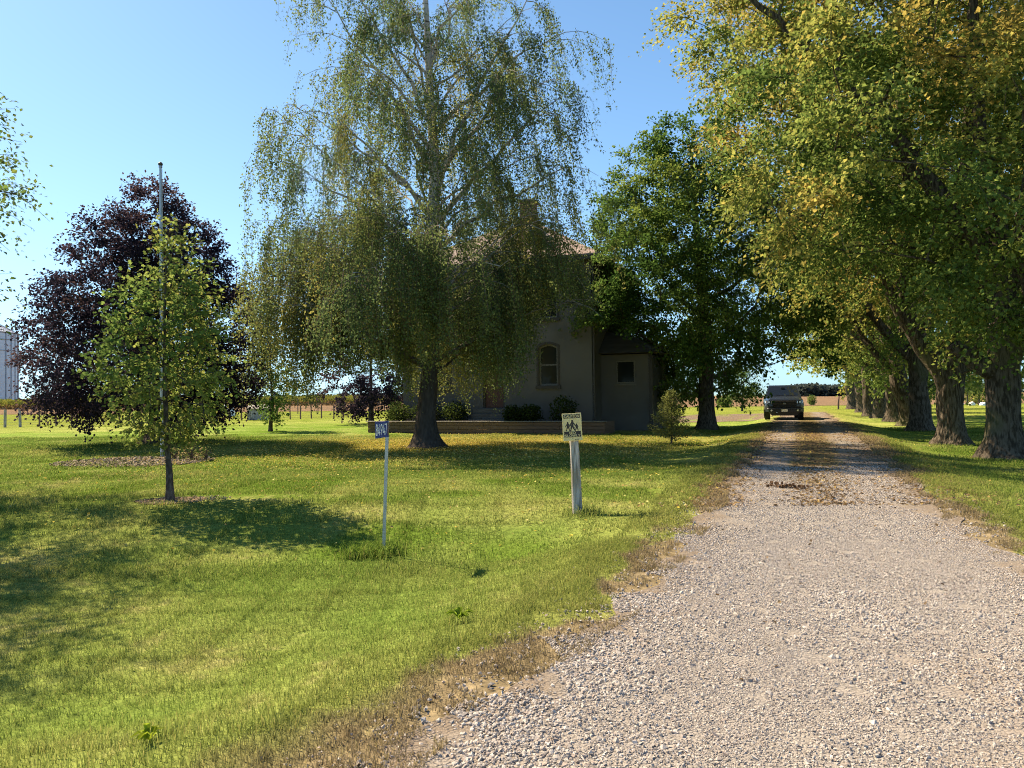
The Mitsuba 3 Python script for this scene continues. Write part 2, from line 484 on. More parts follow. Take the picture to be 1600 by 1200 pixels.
# the thin ragged turf between the last full patch and the gravel
r = np.random.default_rng(5)
n = 62000
y = 2.2 + 24 * r.random(n) ** 1.7
side = r.random(n) < 0.62
off = 1.0 * r.random(n) ** 1.5 - 0.14 + 0.22 * (meshkit.fbm(np.stack([y * 1.3, side * 5.0, y * 0], -1), 3) - 0.5)
u = np.where(side, edge_l(y) - off / CS, edge_r(y) + off / CS)
x = u + SL * y
keep = (np.abs(x) < 0.74 * y + 1.5) & (meshkit.fbm(np.stack([x * 2.2, y * 2.2, x * 0], -1), 3) > 0.30 + 0.22 * np.exp(-np.maximum(off, 0) * 7))
x, y = x[keep], y[keep]
n = len(x)
V, F, uv = blade_patch(1.0, n, 0.040, 0.0045, 6)
V = V.reshape(n, 5, 3)
V[..., :2] -= V[:, :2, :2].mean(1, keepdims=True)
sc = np.clip(y / 7, 0.9, 2.4)[:, None, None]
V = V * sc
V[..., 2] *= 0.8
V[..., 0] += x[:, None]
V[..., 1] += y[:, None]
V[..., 2] += (Z(x, y) + 0.012)[:, None]
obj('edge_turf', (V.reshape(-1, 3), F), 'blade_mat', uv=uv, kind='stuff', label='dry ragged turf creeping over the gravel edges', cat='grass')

# tufts: tall grass round the number post, a few weeds in the lawn


def tuft(x, y, n, h, spread, seed, w=0.008):
    V, F, uv = blade_patch(1.0, n, h, w, seed)
    r = np.random.default_rng(seed + 1)
    V = V.reshape(n, 5, 3)
    V[..., :2] -= V[:, :2, :2].mean(1, keepdims=True)
    off = r.normal(size=(n, 2)) * spread
    V[..., 0] += (x + off[:, 0])[:, None]
    V[..., 1] += (y + off[:, 1])[:, None]
    V[..., 2] += Z(x + off[:, 0], y + off[:, 1])[:, None]
    return V.reshape(-1, 3), F, uv


v, f, uv = tuft(-1.55, 8.92, 420, 0.17, 0.14, 31)
v2, f2, uv2 = tuft(-1.86, 8.90, 300, 0.14, 0.12, 32)
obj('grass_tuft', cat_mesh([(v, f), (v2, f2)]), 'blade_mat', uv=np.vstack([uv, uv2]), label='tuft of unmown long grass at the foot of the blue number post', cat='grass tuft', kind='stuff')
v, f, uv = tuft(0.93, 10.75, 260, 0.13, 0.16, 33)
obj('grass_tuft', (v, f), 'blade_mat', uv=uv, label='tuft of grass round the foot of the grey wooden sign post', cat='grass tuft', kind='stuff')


def weed(x, y, n, r0, seed, label, col=(0.20, 0.30, 0.03)):
    r = np.random.default_rng(seed)
    parts, cols = [], []
    for k in range(n):
        a = r.random() * 6.28
        L = r0 * (0.6 + 0.6 * r.random())
        d = np.array([math.cos(a), math.sin(a), 0])
        s = np.array([-d[1], d[0], 0]) * L * 0.16
        b = np.array([x, y, z1(x, y) + 0.02])
        P = [b, b + d * L * 0.45 + s + [0, 0, 0.6 * L], b + d * L * 0.5 + [0, 0, 0.52 * L], b + d * L * 0.45 - s + [0, 0, 0.6 * L], b + d * L + [0, 0, 0.42 * L]]
        parts.append((P, [[0, 1, 2], [0, 2, 3], [1, 4, 2], [2, 4, 3]]))
        cols += [np.array(col) * (0.7 + 0.5 * r.random())] * 5
    obj('weed', cat_mesh(parts), 'leaf_mat', color=np.array(cols), label=label, cat='weed')


weed(-0.40, 5.55, 22, 0.11, 41, 'bright green broad-leaved weed in the lawn near the gravel edge')
weed(-1.75, 3.65, 14, 0.09, 42, 'small yellow-green weed in the lawn nearest the camera', (0.28, 0.36, 0.03))

# ------------------------------------------------------------------ gravel stones
ico = trimesh.creation.icosahedron()
octa = np.array([[1, 0, 0], [-1, 0, 0], [0, 1, 0], [0, -1, 0], [0, 0, 1], [0, 0, -1.0]])
octf = np.array([[0, 2, 4], [2, 1, 4], [1, 3, 4], [3, 0, 4], [2, 0, 5], [1, 2, 5], [3, 1, 5], [0, 3, 5]])


def stones(x, y, z, size, seed, base=None):
    r = np.random.default_rng(seed)
    bv, bf = base or (np.array(ico.vertices), np.array(ico.faces))
    n, m = len(x), len(bv)
    V = bv[None] * (1 + 0.45 * (r.random((n, m, 1)) - 0.5)) * (size[:, None, None] * (np.array([1.15, 0.9, 0.62]) * (0.7 + 0.6 * r.random((n, 3))))[:, None])
    q = r.normal(size=(n, 4)) * [1, 0.35, 0.35, 1]
    q /= np.linalg.norm(q, axis=1, keepdims=True)
    w, a, b, c = q.T
    R = np.stack([1 - 2 * (b * b + c * c), 2 * (a * b - w * c), 2 * (a * c + w * b), 2 * (a * b + w * c), 1 - 2 * (a * a + c * c), 2 * (b * c - w * a), 2 * (a * c - w * b), 2 * (b * c + w * a), 1 - 2 * (a * a + b * b)], -1).reshape(n, 3, 3)
    V = np.einsum('nij,nkj->nki', R, V)
    V += np.stack([x, y, z], -1)[:, None]
    F = (bf[None] + (np.arange(n) * m)[:, None, None]).reshape(-1, 3)
    uv = np.repeat(r.random((n, 2)), m, 0)
    return V.reshape(-1, 3), F, uv


labels['gravel_stones'] = {'label': 'loose pale crushed stones lying on the driveway', 'category': 'gravel', 'kind': 'stuff'}
SETS = {'coarse': (0.5, 1500, 0.0050, 0.0135, 2.4, None), 'fine': (0.5, 3000, 0.0032, 0.0085, 3.5, (octa, octf)), 'mixed': (0.5, 1700, 0.0042, 0.0120, 3.5, (octa, octf)), 'upper': (0.8, 1300, 0.006, 0.014, 3.0, (octa, octf))}
for band, (size, n, s0, s1, pw, base) in SETS.items():
    for vnt in range(3):
        r = np.random.default_rng(200 + vnt)
        xx, yy = (r.random((2, n)) - 0.5) * size * 1.06
        ss = s0 + (s1 - s0) * r.random(n) ** pw
        v, f, uv = stones(xx, yy, ss * 0.25, ss, 210 + vnt, base)
        scene[f'stones_{band}_{vnt}'] = {'type': 'shapegroup', 'patch': mikit.ply((v, f), 'stone_mat', uv=uv)}
for size, y0, y1 in ((0.5, 2.2, 8.7), (0.8, 8.7, 15.9)):
    for y in np.arange(y0, y1, size):
        for x in np.arange(-4, 12, size):
            u = x - SL * y
            e = max(float(edge_l(y)) - u, u - float(edge_r(y))) * CS
            if e > -size * 0.30 or not in_view(x, y + size, 1.0):
                continue
            # the wheels press two finer tracks into the gravel; loose stones are pushed to the sides and the crown
            loose = 0.55 * math.exp(-((u + 1.15) / 0.55) ** 2) + 0.35 * math.exp(-((u - 0.3) / 0.35) ** 2) + 0.5 * math.exp(-((u + 2.0) / 0.8) ** 2) + 0.9 * (float(meshkit.fbm(np.array([[x * 0.7, y * 0.7, 2.0]]), 2)[0]) - 0.42)
            band = 'upper' if size > 0.6 else 'coarse' if loose > 0.42 and y < 6 else 'mixed' if loose > 0.12 else 'fine'
            copy_of(f'stones_{band}_{rng.integers(3)}', 'gravel_stones', patch_matrix(x, y, rng.random() * 6.28, 1.0, 0.012))
# stray stones thinning out into the turf, and bigger ones in ridges
r = np.random.default_rng(77)
n = 4200
y = 2.4 + 10 * r.random(n) ** 1.5
sd = r.random(n) < 0.6
off = r.normal(size=n) * 0.28
u = np.where(sd, edge_l(y) - off, edge_r(y) + off)
x = u + SL * y
k = np.abs(x) < 0.72 * y + 1
x, y = x[k], y[k]
n = 2600
yb = 2.6 + 5 * r.random(n)
xb = SL * yb + (edge_l(yb) + 0.25 + np.abs(r.normal(size=n)) * 0.9)
x, y = np.concatenate([x, xb]), np.concatenate([y, yb])
ss = 0.007 + 0.011 * r.random(len(x)) ** 2
ss[-n:] *= 1.25
v, f, uv = stones(x, y, Z(x, y) + 0.008 + ss * 0.2, ss, 78, (octa, octf))
obj('loose_stones', (v, f), 'stone_mat', uv=uv, kind='stuff', label='stray gravel scattered into the turf along the drive', cat='gravel')

# ------------------------------------------------------------------ trees


def unit(a):
    return a / (np.linalg.norm(a, axis=-1, keepdims=True) + 1e-12)


LOBED = np.array([[0, 0, 0], [-0.20, 0.02, 0.0], [-0.50, 0.30, 0.05], [-0.22, 0.42, -0.01], [-0.40, 0.78, 0.04], [0, 1.0, -0.06], [0.40, 0.78, 0.04], [0.22, 0.42, -0.01], [0.50, 0.30, 0.05], [0.20, 0.02, 0.0]])
LOBEF = np.array([[0, 2, 1], [0, 3, 2], [3, 5, 4], [0, 5, 3], [0, 7, 5], [7, 6, 5], [0, 8, 7], [0, 9, 8]])
DIAM = np.array([[0, 0, 0], [-0.40, 0.5, 0.10], [0, 1.0, -0.08], [0.40, 0.5, 0.10]])
DIAF = np.array([[0, 2, 1], [0, 3, 2]])


def leaf_mesh(pos, axis, up, size, cols, shape='diamond'):
    """leaves at POS pointing along AXIS, their upper side towards UP"""
    B, Fb = (LOBED, LOBEF) if shape == 'lobed' else (DIAM, DIAF)
    axis = unit(axis)
    side = unit(np.cross(axis, up))
    nrm = np.cross(side, axis)
    s = size[:, None, None]
    V = pos[:, None] + s * (B[None, :, :1] * side[:, None] + B[None, :, 1:2] * axis[:, None] + B[None, :, 2:3] * nrm[:, None])
    n, m = len(pos), len(B)
    F = (Fb[None] + (np.arange(n) * m)[:, None, None]).reshape(-1, 3)
    return V.reshape(-1, 3), F, np.repeat(cols, m, 0)


def profile_clusters(base, zs, rs, n, seed, squash=(1, 1), rot=0.0, shift=(0, 0), shell=0.55, gap=0.0, hollow=None):
    """cluster centres inside a crown whose radius at the height zs above BASE is rs"""
    r = np.random.default_rng(seed)
    out = []
    zz = np.linspace(zs[0], zs[-1], 60)
    w = np.interp(zz, zs, rs) ** 1.5 + 0.05
    w /= w.sum()
    tries = 0
    while len(out) < n and tries < n * 40:
        tries += 1
        z = r.choice(zz, p=w) + r.normal() * 0.15
        a = r.random() * 2 * np.pi
        lump = 0.80 + 0.40 * meshkit.noise(np.array([[math.cos(a) * 1.7 + seed, math.sin(a) * 1.7, z * 0.45]]))[0]
        R = np.interp(z, zs, rs) * lump
        q = R * r.random() ** shell
        lx, ly = q * math.cos(a) * squash[0], q * math.sin(a) * squash[1]
        c, s = math.cos(rot), math.sin(rot)
        t = (z - zs[0]) / (zs[-1] - zs[0])
        p = np.array([base[0] + lx * c - ly * s + shift[0] * t, base[1] + lx * s + ly * c + shift[1] * t, base[2] + z])
        if hollow and hollow(p):
            continue
        if gap and out and np.min(np.linalg.norm(np.array(out) - p, axis=1)) < gap:
            continue
        out.append(p)
    return np.array(out)


def grow(lines, clusters, seed, tip=0.010, expo=2.3, wander=0.06, seg=0.5, bow=0.10):
    """a branch skeleton: fixed polylines (points, radii), and every cluster joined to the nearest wood"""
    r = np.random.default_rng(seed)
    P, par, fix, plen = [], [], [], []
    for pts, rad in lines:
        pts, rad = np.asarray(pts, float), np.asarray(rad, float)
        if P:
            j = int(np.argmin(np.linalg.norm(np.array(P) - pts[0], axis=1)))
        else:
            j = -1
        d = np.concatenate([[0], np.cumsum(np.linalg.norm(np.diff(pts, axis=0), axis=1))])
        m = max(2, int(d[-1] / seg) + 1)
        t = np.linspace(0, d[-1], m)
        Q = np.stack([np.interp(t, d, pts[:, k]) for k in range(3)], 1)
        Rr = np.interp(t, d, rad)
        for k in range(m):
            if k == 0 and j >= 0:
                last = j
                continue
            q = Q[k] + (r.normal(size=3) * [1, 1, 0.3] * min(0.05, Rr[k] * 0.35) if k else 0)
            P.append(q)
            par.append(last if (k or j >= 0) else -1)
            fix.append(Rr[k])
            plen.append(0 if par[-1] < 0 else plen[par[-1]] + np.linalg.norm(q - P[par[-1]]))
            last = len(P) - 1
    trunk0 = P[0]
    order = np.argsort(np.linalg.norm(clusters - trunk0, axis=1))
    for ci in order:
        c = clusters[ci]
        A = np.array(P)
        d = np.linalg.norm(A - c, axis=1)
        cost = d + 0.30 * np.array(plen) + 0.9 * np.maximum(A[:, 2] - c[2] + 0.2 * d, 0) + (A[:, 2] < trunk0[2] + 1.2) * 3
        j = int(np.argmin(cost))
        m = max(1, int(d[j] / seg))
        a = A[j]
        kick = r.normal(size=3) * wander * d[j]
        for k in range(1, m + 1):
            t = k / m
            q = a + (c - a) * t + np.array([0, 0, bow * d[j]]) * (4 * t * (1 - t)) + kick * (4 * t * (1 - t)) + (r.normal(size=3) * 0.03 if k < m else 0)
            P.append(q)
            par.append(j if k == 1 else len(P) - 2)
            fix.append(0)
            plen.append(plen[par[-1]] + np.linalg.norm(q - P[par[-1]]))
    n = len(P)
    P, par, fix = np.array(P), np.array(par), np.array(fix)
    acc = np.zeros(n)
    rad = np.zeros(n)
    kids = [[] for _ in range(n)]
    for k in range(n - 1, -1, -1):
        rad[k] = max(acc[k] ** (1 / expo) if acc[k] > 0 else tip, tip)
        if fix[k] > 0:
            rad[k] = fix[k]
        if par[k] >= 0:
            acc[par[k]] += rad[k] ** expo
            kids[par[k]].append(k)
    chains, stack = [], [(0, -1)]
    while stack:
        s, before = stack.pop()
        ch = [s]
        while kids[ch[-1]]:
            ks = sorted(kids[ch[-1]], key=lambda q: -rad[q])
            for o in ks[1:]:
                stack.append((o, ch[-1]))
            ch.append(ks[0])
        pts, rr = P[ch], rad[ch]
        if before >= 0:
            pts, rr = np.vstack([P[before], pts]), np.concatenate([[min(rad[before] * 0.9, rr[0] * 1.25)], rr])
        chains.append((pts, rr))
    return chains, P, par, rad


def wood_mesh(chains, seed, flare=None, rough=0.10, thin=0.0):
    r = np.random.default_rng(seed)
    parts = []
    for k, (pts, rr) in enumerate(chains):
        if rr.max() < thin or len(pts) < 2:
            continue
        s = 14 if rr.max() > 0.2 else 8 if rr.max() > 0.07 else 5 if rr.max() > 0.025 else 3
        parts.append(tube(pts, rr, s, r, rough if s > 5 else 0.0))
    return cat_mesh(parts)


def flared(base, height_pts, radii, flare, seed, roots=6, sides=28):
    """the butt of a trunk with root flare, as its own stretch of surface"""
    r = np.random.default_rng(seed)
    z = np.concatenate([[-0.12, -0.02, 0.06, 0.15, 0.28, 0.45, 0.7, 1.0], np.linspace(1.35, height_pts[-1][2] - base[2], 6)])
    hp = np.array(height_pts)
    cx, cy = np.interp(z, hp[:, 2] - base[2], hp[:, 0]), np.interp(z, hp[:, 2] - base[2], hp[:, 1])
    R = np.interp(z, hp[:, 2] - base[2], radii)
    ph, amp = r.random(roots) * 0.5 + np.arange(roots) * 2 * np.pi / roots, 0.6 + 0.6 * r.random(roots)
    ang = np.arange(sides) * 2 * np.pi / sides
    lob = sum(a * np.maximum(np.cos(ang - p), 0) ** 8 for a, p in zip(amp, ph))
    V = []
    for k in range(len(z)):
        f = math.exp(-max(z[k], 0) / 0.30)
        rad = R[k] * (1 + 0.05 * np.sin(ang * 5 + k * 0.6) + 0.03 * r.normal(size=sides)) + flare * f * (0.45 + 0.75 * lob)
        V.append(np.stack([cx[k] + rad * np.cos(ang), cy[k] + rad * np.sin(ang), np.full(sides, base[2] + z[k])], -1))
    V = np.array(V).reshape(-1, 3)
    i, j = np.meshgrid(np.arange(len(z) - 1), np.arange(sides), indexing='ij')
    p, q = (i * sides + j).ravel(), (i * sides + (j + 1) % sides).ravel()
    return V, np.vstack([np.stack([p, q, q + sides], 1), np.stack([p, q + sides, p + sides], 1)])


def spray_leaves(clusters, centre, per, twigs, length, size, palette, seed, shape='diamond', droop=0.3, out=0.75, hang=0.35, tone_scale=0.35, sizevar=0.5, fuzz=0.13, warm=0.0):
    """leaves on twigs that fan outward from every cluster centre; returns (leaf mesh, twig mesh)"""
    r = np.random.default_rng(seed)
    n = len(clusters)
    o = unit(clusters - np.asarray(centre))
    d = unit(out * o[:, None] + r.normal(size=(n, twigs, 3)) * [0.75, 0.75, 0.5])
    L = length * (0.5 + 0.9 * r.random((n, twigs)))
    k = per // twigs
    t = r.random((n, twigs, k)) ** 0.8
    pos = clusters[:, None, None] + d[:, :, None] * (L[..., None] * t)[..., None]
    pos[..., 2] -= droop * L[..., None] * t ** 2
    pos += r.normal(size=pos.shape) * fuzz * [1, 1, 0.7]
    ax = d[:, :, None] * 0.7 + r.normal(size=pos.shape) * 0.7 + np.array([0, 0, -hang])
    up = r.normal(size=pos.shape) * 0.55 + np.array([0, 0, 1.0]) + 0.25 * o[:, None, None]
    m = n * twigs * k
    pos, ax, up = (a.reshape(m, 3) for a in (pos, ax, up))
    tone = np.repeat(meshkit.fbm(clusters * tone_scale + seed, 3)[:, None] + r.normal(size=(n, twigs)) * 0.05, k, axis=1).reshape(n, k, twigs).transpose(0, 2, 1).reshape(m)
    tone = np.clip((tone - 0.32) / 0.36 + warm * 0.3 + warm * (np.repeat(clusters[:, 2], twigs * k) - clusters[:, 2].mean()) / np.ptp(clusters[:, 2]) + r.normal(size=m) * 0.07, 0, 1)
    pal = np.array(palette)
    stops = np.linspace(0, 1, len(pal))
    cols = np.stack([np.interp(tone, stops, pal[:, c]) for c in range(3)], -1) * (0.75 + 0.5 * r.random((m, 1)))
    sz = size * (1 - sizevar / 2 + sizevar * r.random(m))
    leaves = leaf_mesh(pos, ax, up, sz, cols, shape)
    tp = []
    for i in range(n):
        for q in range(0, twigs, 3):
            a = clusters[i]
            b = a + d[i, q] * L[i, q] * 0.5 - [0, 0, droop * L[i, q] * 0.25]
            c = a + d[i, q] * L[i, q] - [0, 0, droop * L[i, q]]
            tp.append(tube(np.array([a, b, c]), [0.008, 0.006, 0.003], 3, cap=False))
    return leaves, cat_mesh(tp)


def broadleaf(name, label, cat, base, lines, clusters, seed, per, twigs, length, size, palette, flare=0.25, bark_key='bark_mat', butt=2.2, shape='diamond', group=None, tip=0.011, centre=None, **kw):
    t = thing(name, label, cat, group)
    chains, P, par, rad = grow(lines, clusters, seed, tip=tip)
    wood = wood_mesh(chains, seed + 1)
    pts, rr = np.asarray(lines[0][0], float), np.asarray(lines[0][1], float)
    fl = flared(base, pts, rr, flare, seed + 2) if flare else None
    cen = centre if centre is not None else [clusters[:, 0].mean(), clusters[:, 1].mean(), clusters[:, 2].min() + 0.3 * np.ptp(clusters[:, 2])]
    (v, f, c), tw = spray_leaves(clusters, cen, per, twigs, length, size, palette, seed + 3, shape, **kw)
    obj('trunk', cat_mesh([wood, tw] + ([fl] if fl else [])), bark_key, t, smooth=True)
    obj('crown', (v, f), 'leaf_mat', t, color=c)
    return t


OLIVE = [(0.110, 0.175, 0.046), (0.155, 0.228, 0.058), (0.210, 0.275, 0.070), (0.265, 0.305, 0.078), (0.33, 0.325, 0.086), (0.35, 0.285, 0.078)]
GREEN = [(0.050, 0.105, 0.026), (0.080, 0.145, 0.034), (0.118, 0.190, 0.042), (0.175, 0.225, 0.052)]
PURPLE = [(0.025, 0.023, 0.038), (0.032, 0.027, 0.044), (0.044, 0.033, 0.048), (0.072, 0.048, 0.050)]
YOUNG = [(0.095, 0.165, 0.045), (0.135, 0.212, 0.055), (0.185, 0.255, 0.066), (0.25, 0.27, 0.072)]
BIRCH = [(0.100, 0.152, 0.060), (0.140, 0.192, 0.070), (0.190, 0.230, 0.076), (0.29, 0.285, 0.082)]

# the row of big old trees right of the drive
ROWDIR = unit(np.array([0.40, 1.0]))
ROWPERP = np.array([-ROWDIR[1], ROWDIR[0]])
ROWROT = math.atan2(ROWPERP[1], ROWPERP[0])
ROW = [  # x, y, trunk radius, height scale, clusters, leaves per cluster, leaf size, label
    (11.75, 18.2, 0.37, 1.00, 430, 300, 0.105, 'big old tree nearest the camera right of the drive, with flaring mossy trunk'),
    (13.50, 23.4, 0.35, 1.03, 380, 250, 0.115, 'big dark tree second in the drive row, its trunk forking into two heavy limbs'),
    (17.35, 32.3, 0.42, 0.98, 290, 160, 0.15, 'thick straight tree third from the camera in the row along the drive'),
    (19.75, 37.7, 0.43, 0.96, 230, 125, 0.175, 'leaning mossy tree fourth from the camera in the row along the drive'),
    (22.10, 44.0, 0.42, 0.95, 190, 90, 0.20, 'dark tree fifth from the camera in the row along the drive'),
    (24.40, 50.5, 0.45, 0.93, 150, 80, 0.23, 'broad tree sixth from the camera in the row along the drive'),
    (25.60, 54.5, 0.38, 0.90, 120, 70, 0.25, 'slim pale tree seventh from the camera in the row along the drive'),
    (30.00, 65.0, 0.55, 0.90, 120, 60, 0.28, 'tree eighth from the camera near the far end of the drive row'),
    (36.50, 81.0, 0.70, 0.85, 120, 60, 0.32, 'low spreading tree at the far end of the drive row'),
]
for k, (x, y, tr, hs, nc, per, ls, lab) in enumerate(ROW):
    zb = z1(x, y)
    b = np.array([x, y, zb])
    S = 500 + 20 * k
    r = np.random.default_rng(S)
    L2 = np.array([*ROWPERP, 0.0])
    A2 = np.array([*ROWDIR, 0.0])
    U = np.array([0, 0, 1.0])

    def at(l, a, h):
        return b + L2 * l + A2 * a + U * h
    if k == 0:
        lines = [([at(0, 0, 0), at(0, 0, 0.9), at(-0.05, 0, 1.8), at(-0.1, 0, 2.6), at(-0.1, 0.1, 4.6), at(0.3, 0.2, 8), at(0.4, 0.2, 12.5)], [tr * 1.05, tr * 0.92, tr * 0.88, tr * 0.98, tr * 0.62, tr * 0.4, 0.08]),
                 ([at(0.1, 0, 1.9), at(0.75, -0.2, 2.5), at(1.0, -0.3, 2.75)], [0.24, 0.19, 0.15]),
                 ([at(-0.1, 0, 2.4), at(-0.9, -0.1, 3.6), at(-2.2, -0.4, 6), at(-4, -0.5, 9)], [0.33, 0.25, 0.18, 0.08]),
                 ([at(-0.1, 0.05, 4.2), at(1.2, -0.5, 6.2), at(3.2, -1.0, 9.2), at(5.6, -1.2, 11.8)], [0.24, 0.2, 0.14, 0.06]),
                 ([at(-0.1, 0.05, 3.6), at(0.9, 1.2, 5.8), at(2.0, 2.6, 9.5)], [0.22, 0.16, 0.08]),
                 ([at(-0.1, 0.05, 4.0), at(-0.9, -1.5, 6.5), at(-1.8, -3.0, 9.5)], [0.22, 0.16, 0.08])]
    elif k == 1:
        lines = [([at(0, 0, 0), at(0.0, 0, 0.9), at(0.0, 0, 1.7), at(-0.2, 0.05, 2.6), at(-0.35, 0.1, 4.0), at(-0.45, 0.2, 7), at(-0.8, 0.2, 12)], [tr, tr * 0.92, tr * 1.0, tr * 0.82, tr * 0.7, tr * 0.5, 0.09]),
                 ([at(0.0, 0, 1.7), at(0.45, -0.1, 2.5), at(1.2, -0.2, 3.6), at(1.75, -0.2, 5.2), at(2.7, -0.3, 8.2), at(4.6, -0.3, 11.5)], [tr * 0.72, tr * 0.64, tr * 0.56, tr * 0.46, tr * 0.3, 0.07]),
                 ([at(1.3, -0.2, 3.6), at(1.1, 0.2, 5.2), at(1.0, 0.6, 8.5), at(1.2, 0.9, 12)], [0.30, 0.24, 0.16, 0.07]),
                 ([at(-0.4, 0.1, 3.2), at(-1.6, 0, 4.6), at(-3.6, 0.4, 8)], [0.22, 0.16, 0.08]),
                 ([at(2.0, -0.2, 5.2), at(3.4, -0.8, 6.6), at(5.6, -1.0, 8.4)], [0.20, 0.15, 0.07])]
    else:
        ln = [0, 0, 0.10, 0.55, 0.10, -0.1, 0.15, 0.2, 0.3][k]
        lines = [([at(0, 0, 0), at(ln * 0.3, 0, 1.0), at(ln, 0, 2.4), at(ln * 1.3, 0, 4.5), at(ln * 1.5, 0.2, 8), at(ln * 1.5, 0.2, 12)], [tr, tr * 0.88, tr * 0.85, tr * 0.6, tr * 0.38, 0.08])]
        for q in range(5):
            a = q * 2 * math.pi / 5 + r.random()
            h0 = 2.4 + 1.6 * r.random()
            lines.append(([at(ln, 0, h0), at(ln + 1.3 * math.cos(a), 1.0 * math.sin(a), h0 + 1.6), at(ln + 3.4 * math.cos(a), 2.4 * math.sin(a), h0 + 4.8), at(ln + 5.4 * math.cos(a), 3.4 * math.sin(a), h0 + 7.4)], [tr * 0.5, tr * 0.4, tr * 0.25, 0.06]))
    low = 3.3 if k < 3 else 2.4
    prof_z = [low * 1.0, 4.8, 7, 10, 13, 15.5, 18, 19.5]
    prof_r = [4.4, 5.0, 5.3, 6.1, 8.0, 7.2, 5.0, 2.0]
    if k >= 3:
        prof_r = [5.0, 5.6, 5.7, 5.5, 5.2, 4.6, 3.2, 1.5]
    cl = profile_clusters(b, [z * hs for z in prof_z], prof_r, nc, S + 5, squash=(1.0, 0.72 if k == 0 else 0.64), rot=ROWROT, shell=0.40, gap=0.85,
                          hollow=lambda p: (np.hypot(p[0] - x, p[1] - y) < 2.2 and p[2] < zb + 5.0) or p[2] < (5.0 if k < 3 else 4.6) - 0.9 * max(0.0, p[0] - SL * p[1] - (2.2 if k < 3 else 1.5)))
    if k < 2:
        ex = []
        while len(ex) < (190 if k == 0 else 90):
            l_, a_, h_ = r.uniform(-6.5, 6.0), r.uniform(-5.6, -2.0), 3.1 + 10.4 * r.random() ** 1.5
            p = at(l_, a_, h_)
            if (l_ / 7) ** 2 + (a_ / 6) ** 2 < 1 and p[2] > 4.5 - 0.8 * max(0.0, p[0] - SL * p[1] - 2.0) + 0.7 * meshkit.noise(np.array([[l_ * 0.7, a_ * 0.7, k * 3.0]]))[0]:
                ex.append(p)
        cl = np.vstack([cl, np.array(ex)])
    broadleaf('row_tree', lab, 'tree', b, lines, cl, S, per, 10, 1.0, ls, OLIVE, flare=0.24 if k < 5 else 0.2, tip=0.012, centre=b + [0, 0, 7.0], droop=0.38, warm=0.35)

# green maple between the house and the drive
x, y = 9.05, 35.4
b = np.array([x, y, z1(x, y)])
lines = [([b, b + [0, 0, 1.2], b + [0.03, 0, 2.6], b + [0, 0, 5], b + [-0.3, 0, 9], b + [-0.5, 0, 13]], [0.40, 0.35, 0.34, 0.26, 0.15, 0.05])]
r = np.random.default_rng(900)
for q in range(9):
    a = q * 2.4 + 0.4
    h0 = 2.3 + 0.75 * q
    l = 3.6 - 0.2 * q
    lines.append(([b + [0, 0, h0], b + [0.45 * l * math.cos(a), 0.45 * l * math.sin(a), h0 + 0.5], b + [l * math.cos(a), l * math.sin(a), h0 + 1.7]], [0.12, 0.09, 0.04]))
cl = profile_clusters(b, [1.9, 3.0, 5.0, 7.5, 10, 12, 13.5, 14.6], [3.6, 5.2, 5.6, 5.2, 4.4, 3.2, 1.9, 0.5], 600, 901, shift=(-1.0, 0), shell=0.36, gap=0.5, hollow=lambda p: (p[0] > 10.6 and p[2] < 4.6 - 0.9 * max(0, p[0] - 12.2)) or (p[0] < 7.0 and p[2] < 4.6 - 0.5 * max(0.0, p[0] - 6.0)))
broadleaf('maple_tree', 'dense green maple with straight dark trunk between the house and the drive', 'tree', b, lines, cl, 902, 170, 8, 0.85, 0.14, [(0.050, 0.100, 0.024), (0.075, 0.138, 0.030), (0.110, 0.180, 0.038), (0.165, 0.215, 0.046)], flare=0.22, droop=0.3)

# dark purple maple behind the flag pole
x, y = -13.5, 28.9
b = np.array([x, y, z1(x, y)])
lines = [([b, b + [0, 0, 0.8], b + [0.05, 0, 2.0], b + [0.1, 0, 4.5], b + [0.2, 0, 9.5]], [0.34, 0.27, 0.25, 0.18, 0.04])]
for q in range(8):
    a = q * 2.4
    h0 = 1.7 + 0.55 * q
    l = 3.6 - 0.25 * q
    lines.append(([b + [0.05, 0, h0], b + [0.5 * l * math.cos(a), 0.5 * l * math.sin(a), h0 + 0.6], b + [l * math.cos(a), l * math.sin(a), h0 + 1.2]], [0.12, 0.08, 0.04]))
cl = profile_clusters(b + [-0.3, 0, 0], [1.35, 1.9, 3.0, 4.7, 6.4, 7.8, 8.9, 9.6], [3.0, 4.0, 4.05, 3.7, 3.2, 2.5, 1.5, 0.5], 500, 911, shift=(0.2, 0), shell=0.42, gap=0.36)
broadleaf('purple_maple_tree', 'broad dark purple maple behind the flagpole on the left lawn', 'tree', b, lines, cl, 912, 160, 8, 0.75, 0.115, PURPLE, flare=0.36, droop=0.35)

# smaller purple tree seen under the birch
x, y = -9.3, 50.0
b = np.array([x, y, z1(x, y)])
lines = [([b, b + [0, 0, 1.5], b + [0, 0, 5.5]], [0.16, 0.13, 0.04])]
cl = profile_clusters(b, [0.7, 1.8, 3.5, 5.5, 6.8], [2.0, 2.9, 2.8, 1.9, 0.5], 110, 921, shell=0.45, gap=0.4)
broadleaf('purple_maple_tree', 'smaller dark red tree beyond the birch, left of the house', 'tree', b, lines, cl, 922, 100, 6, 0.7, 0.17, PURPLE, flare=0.1)

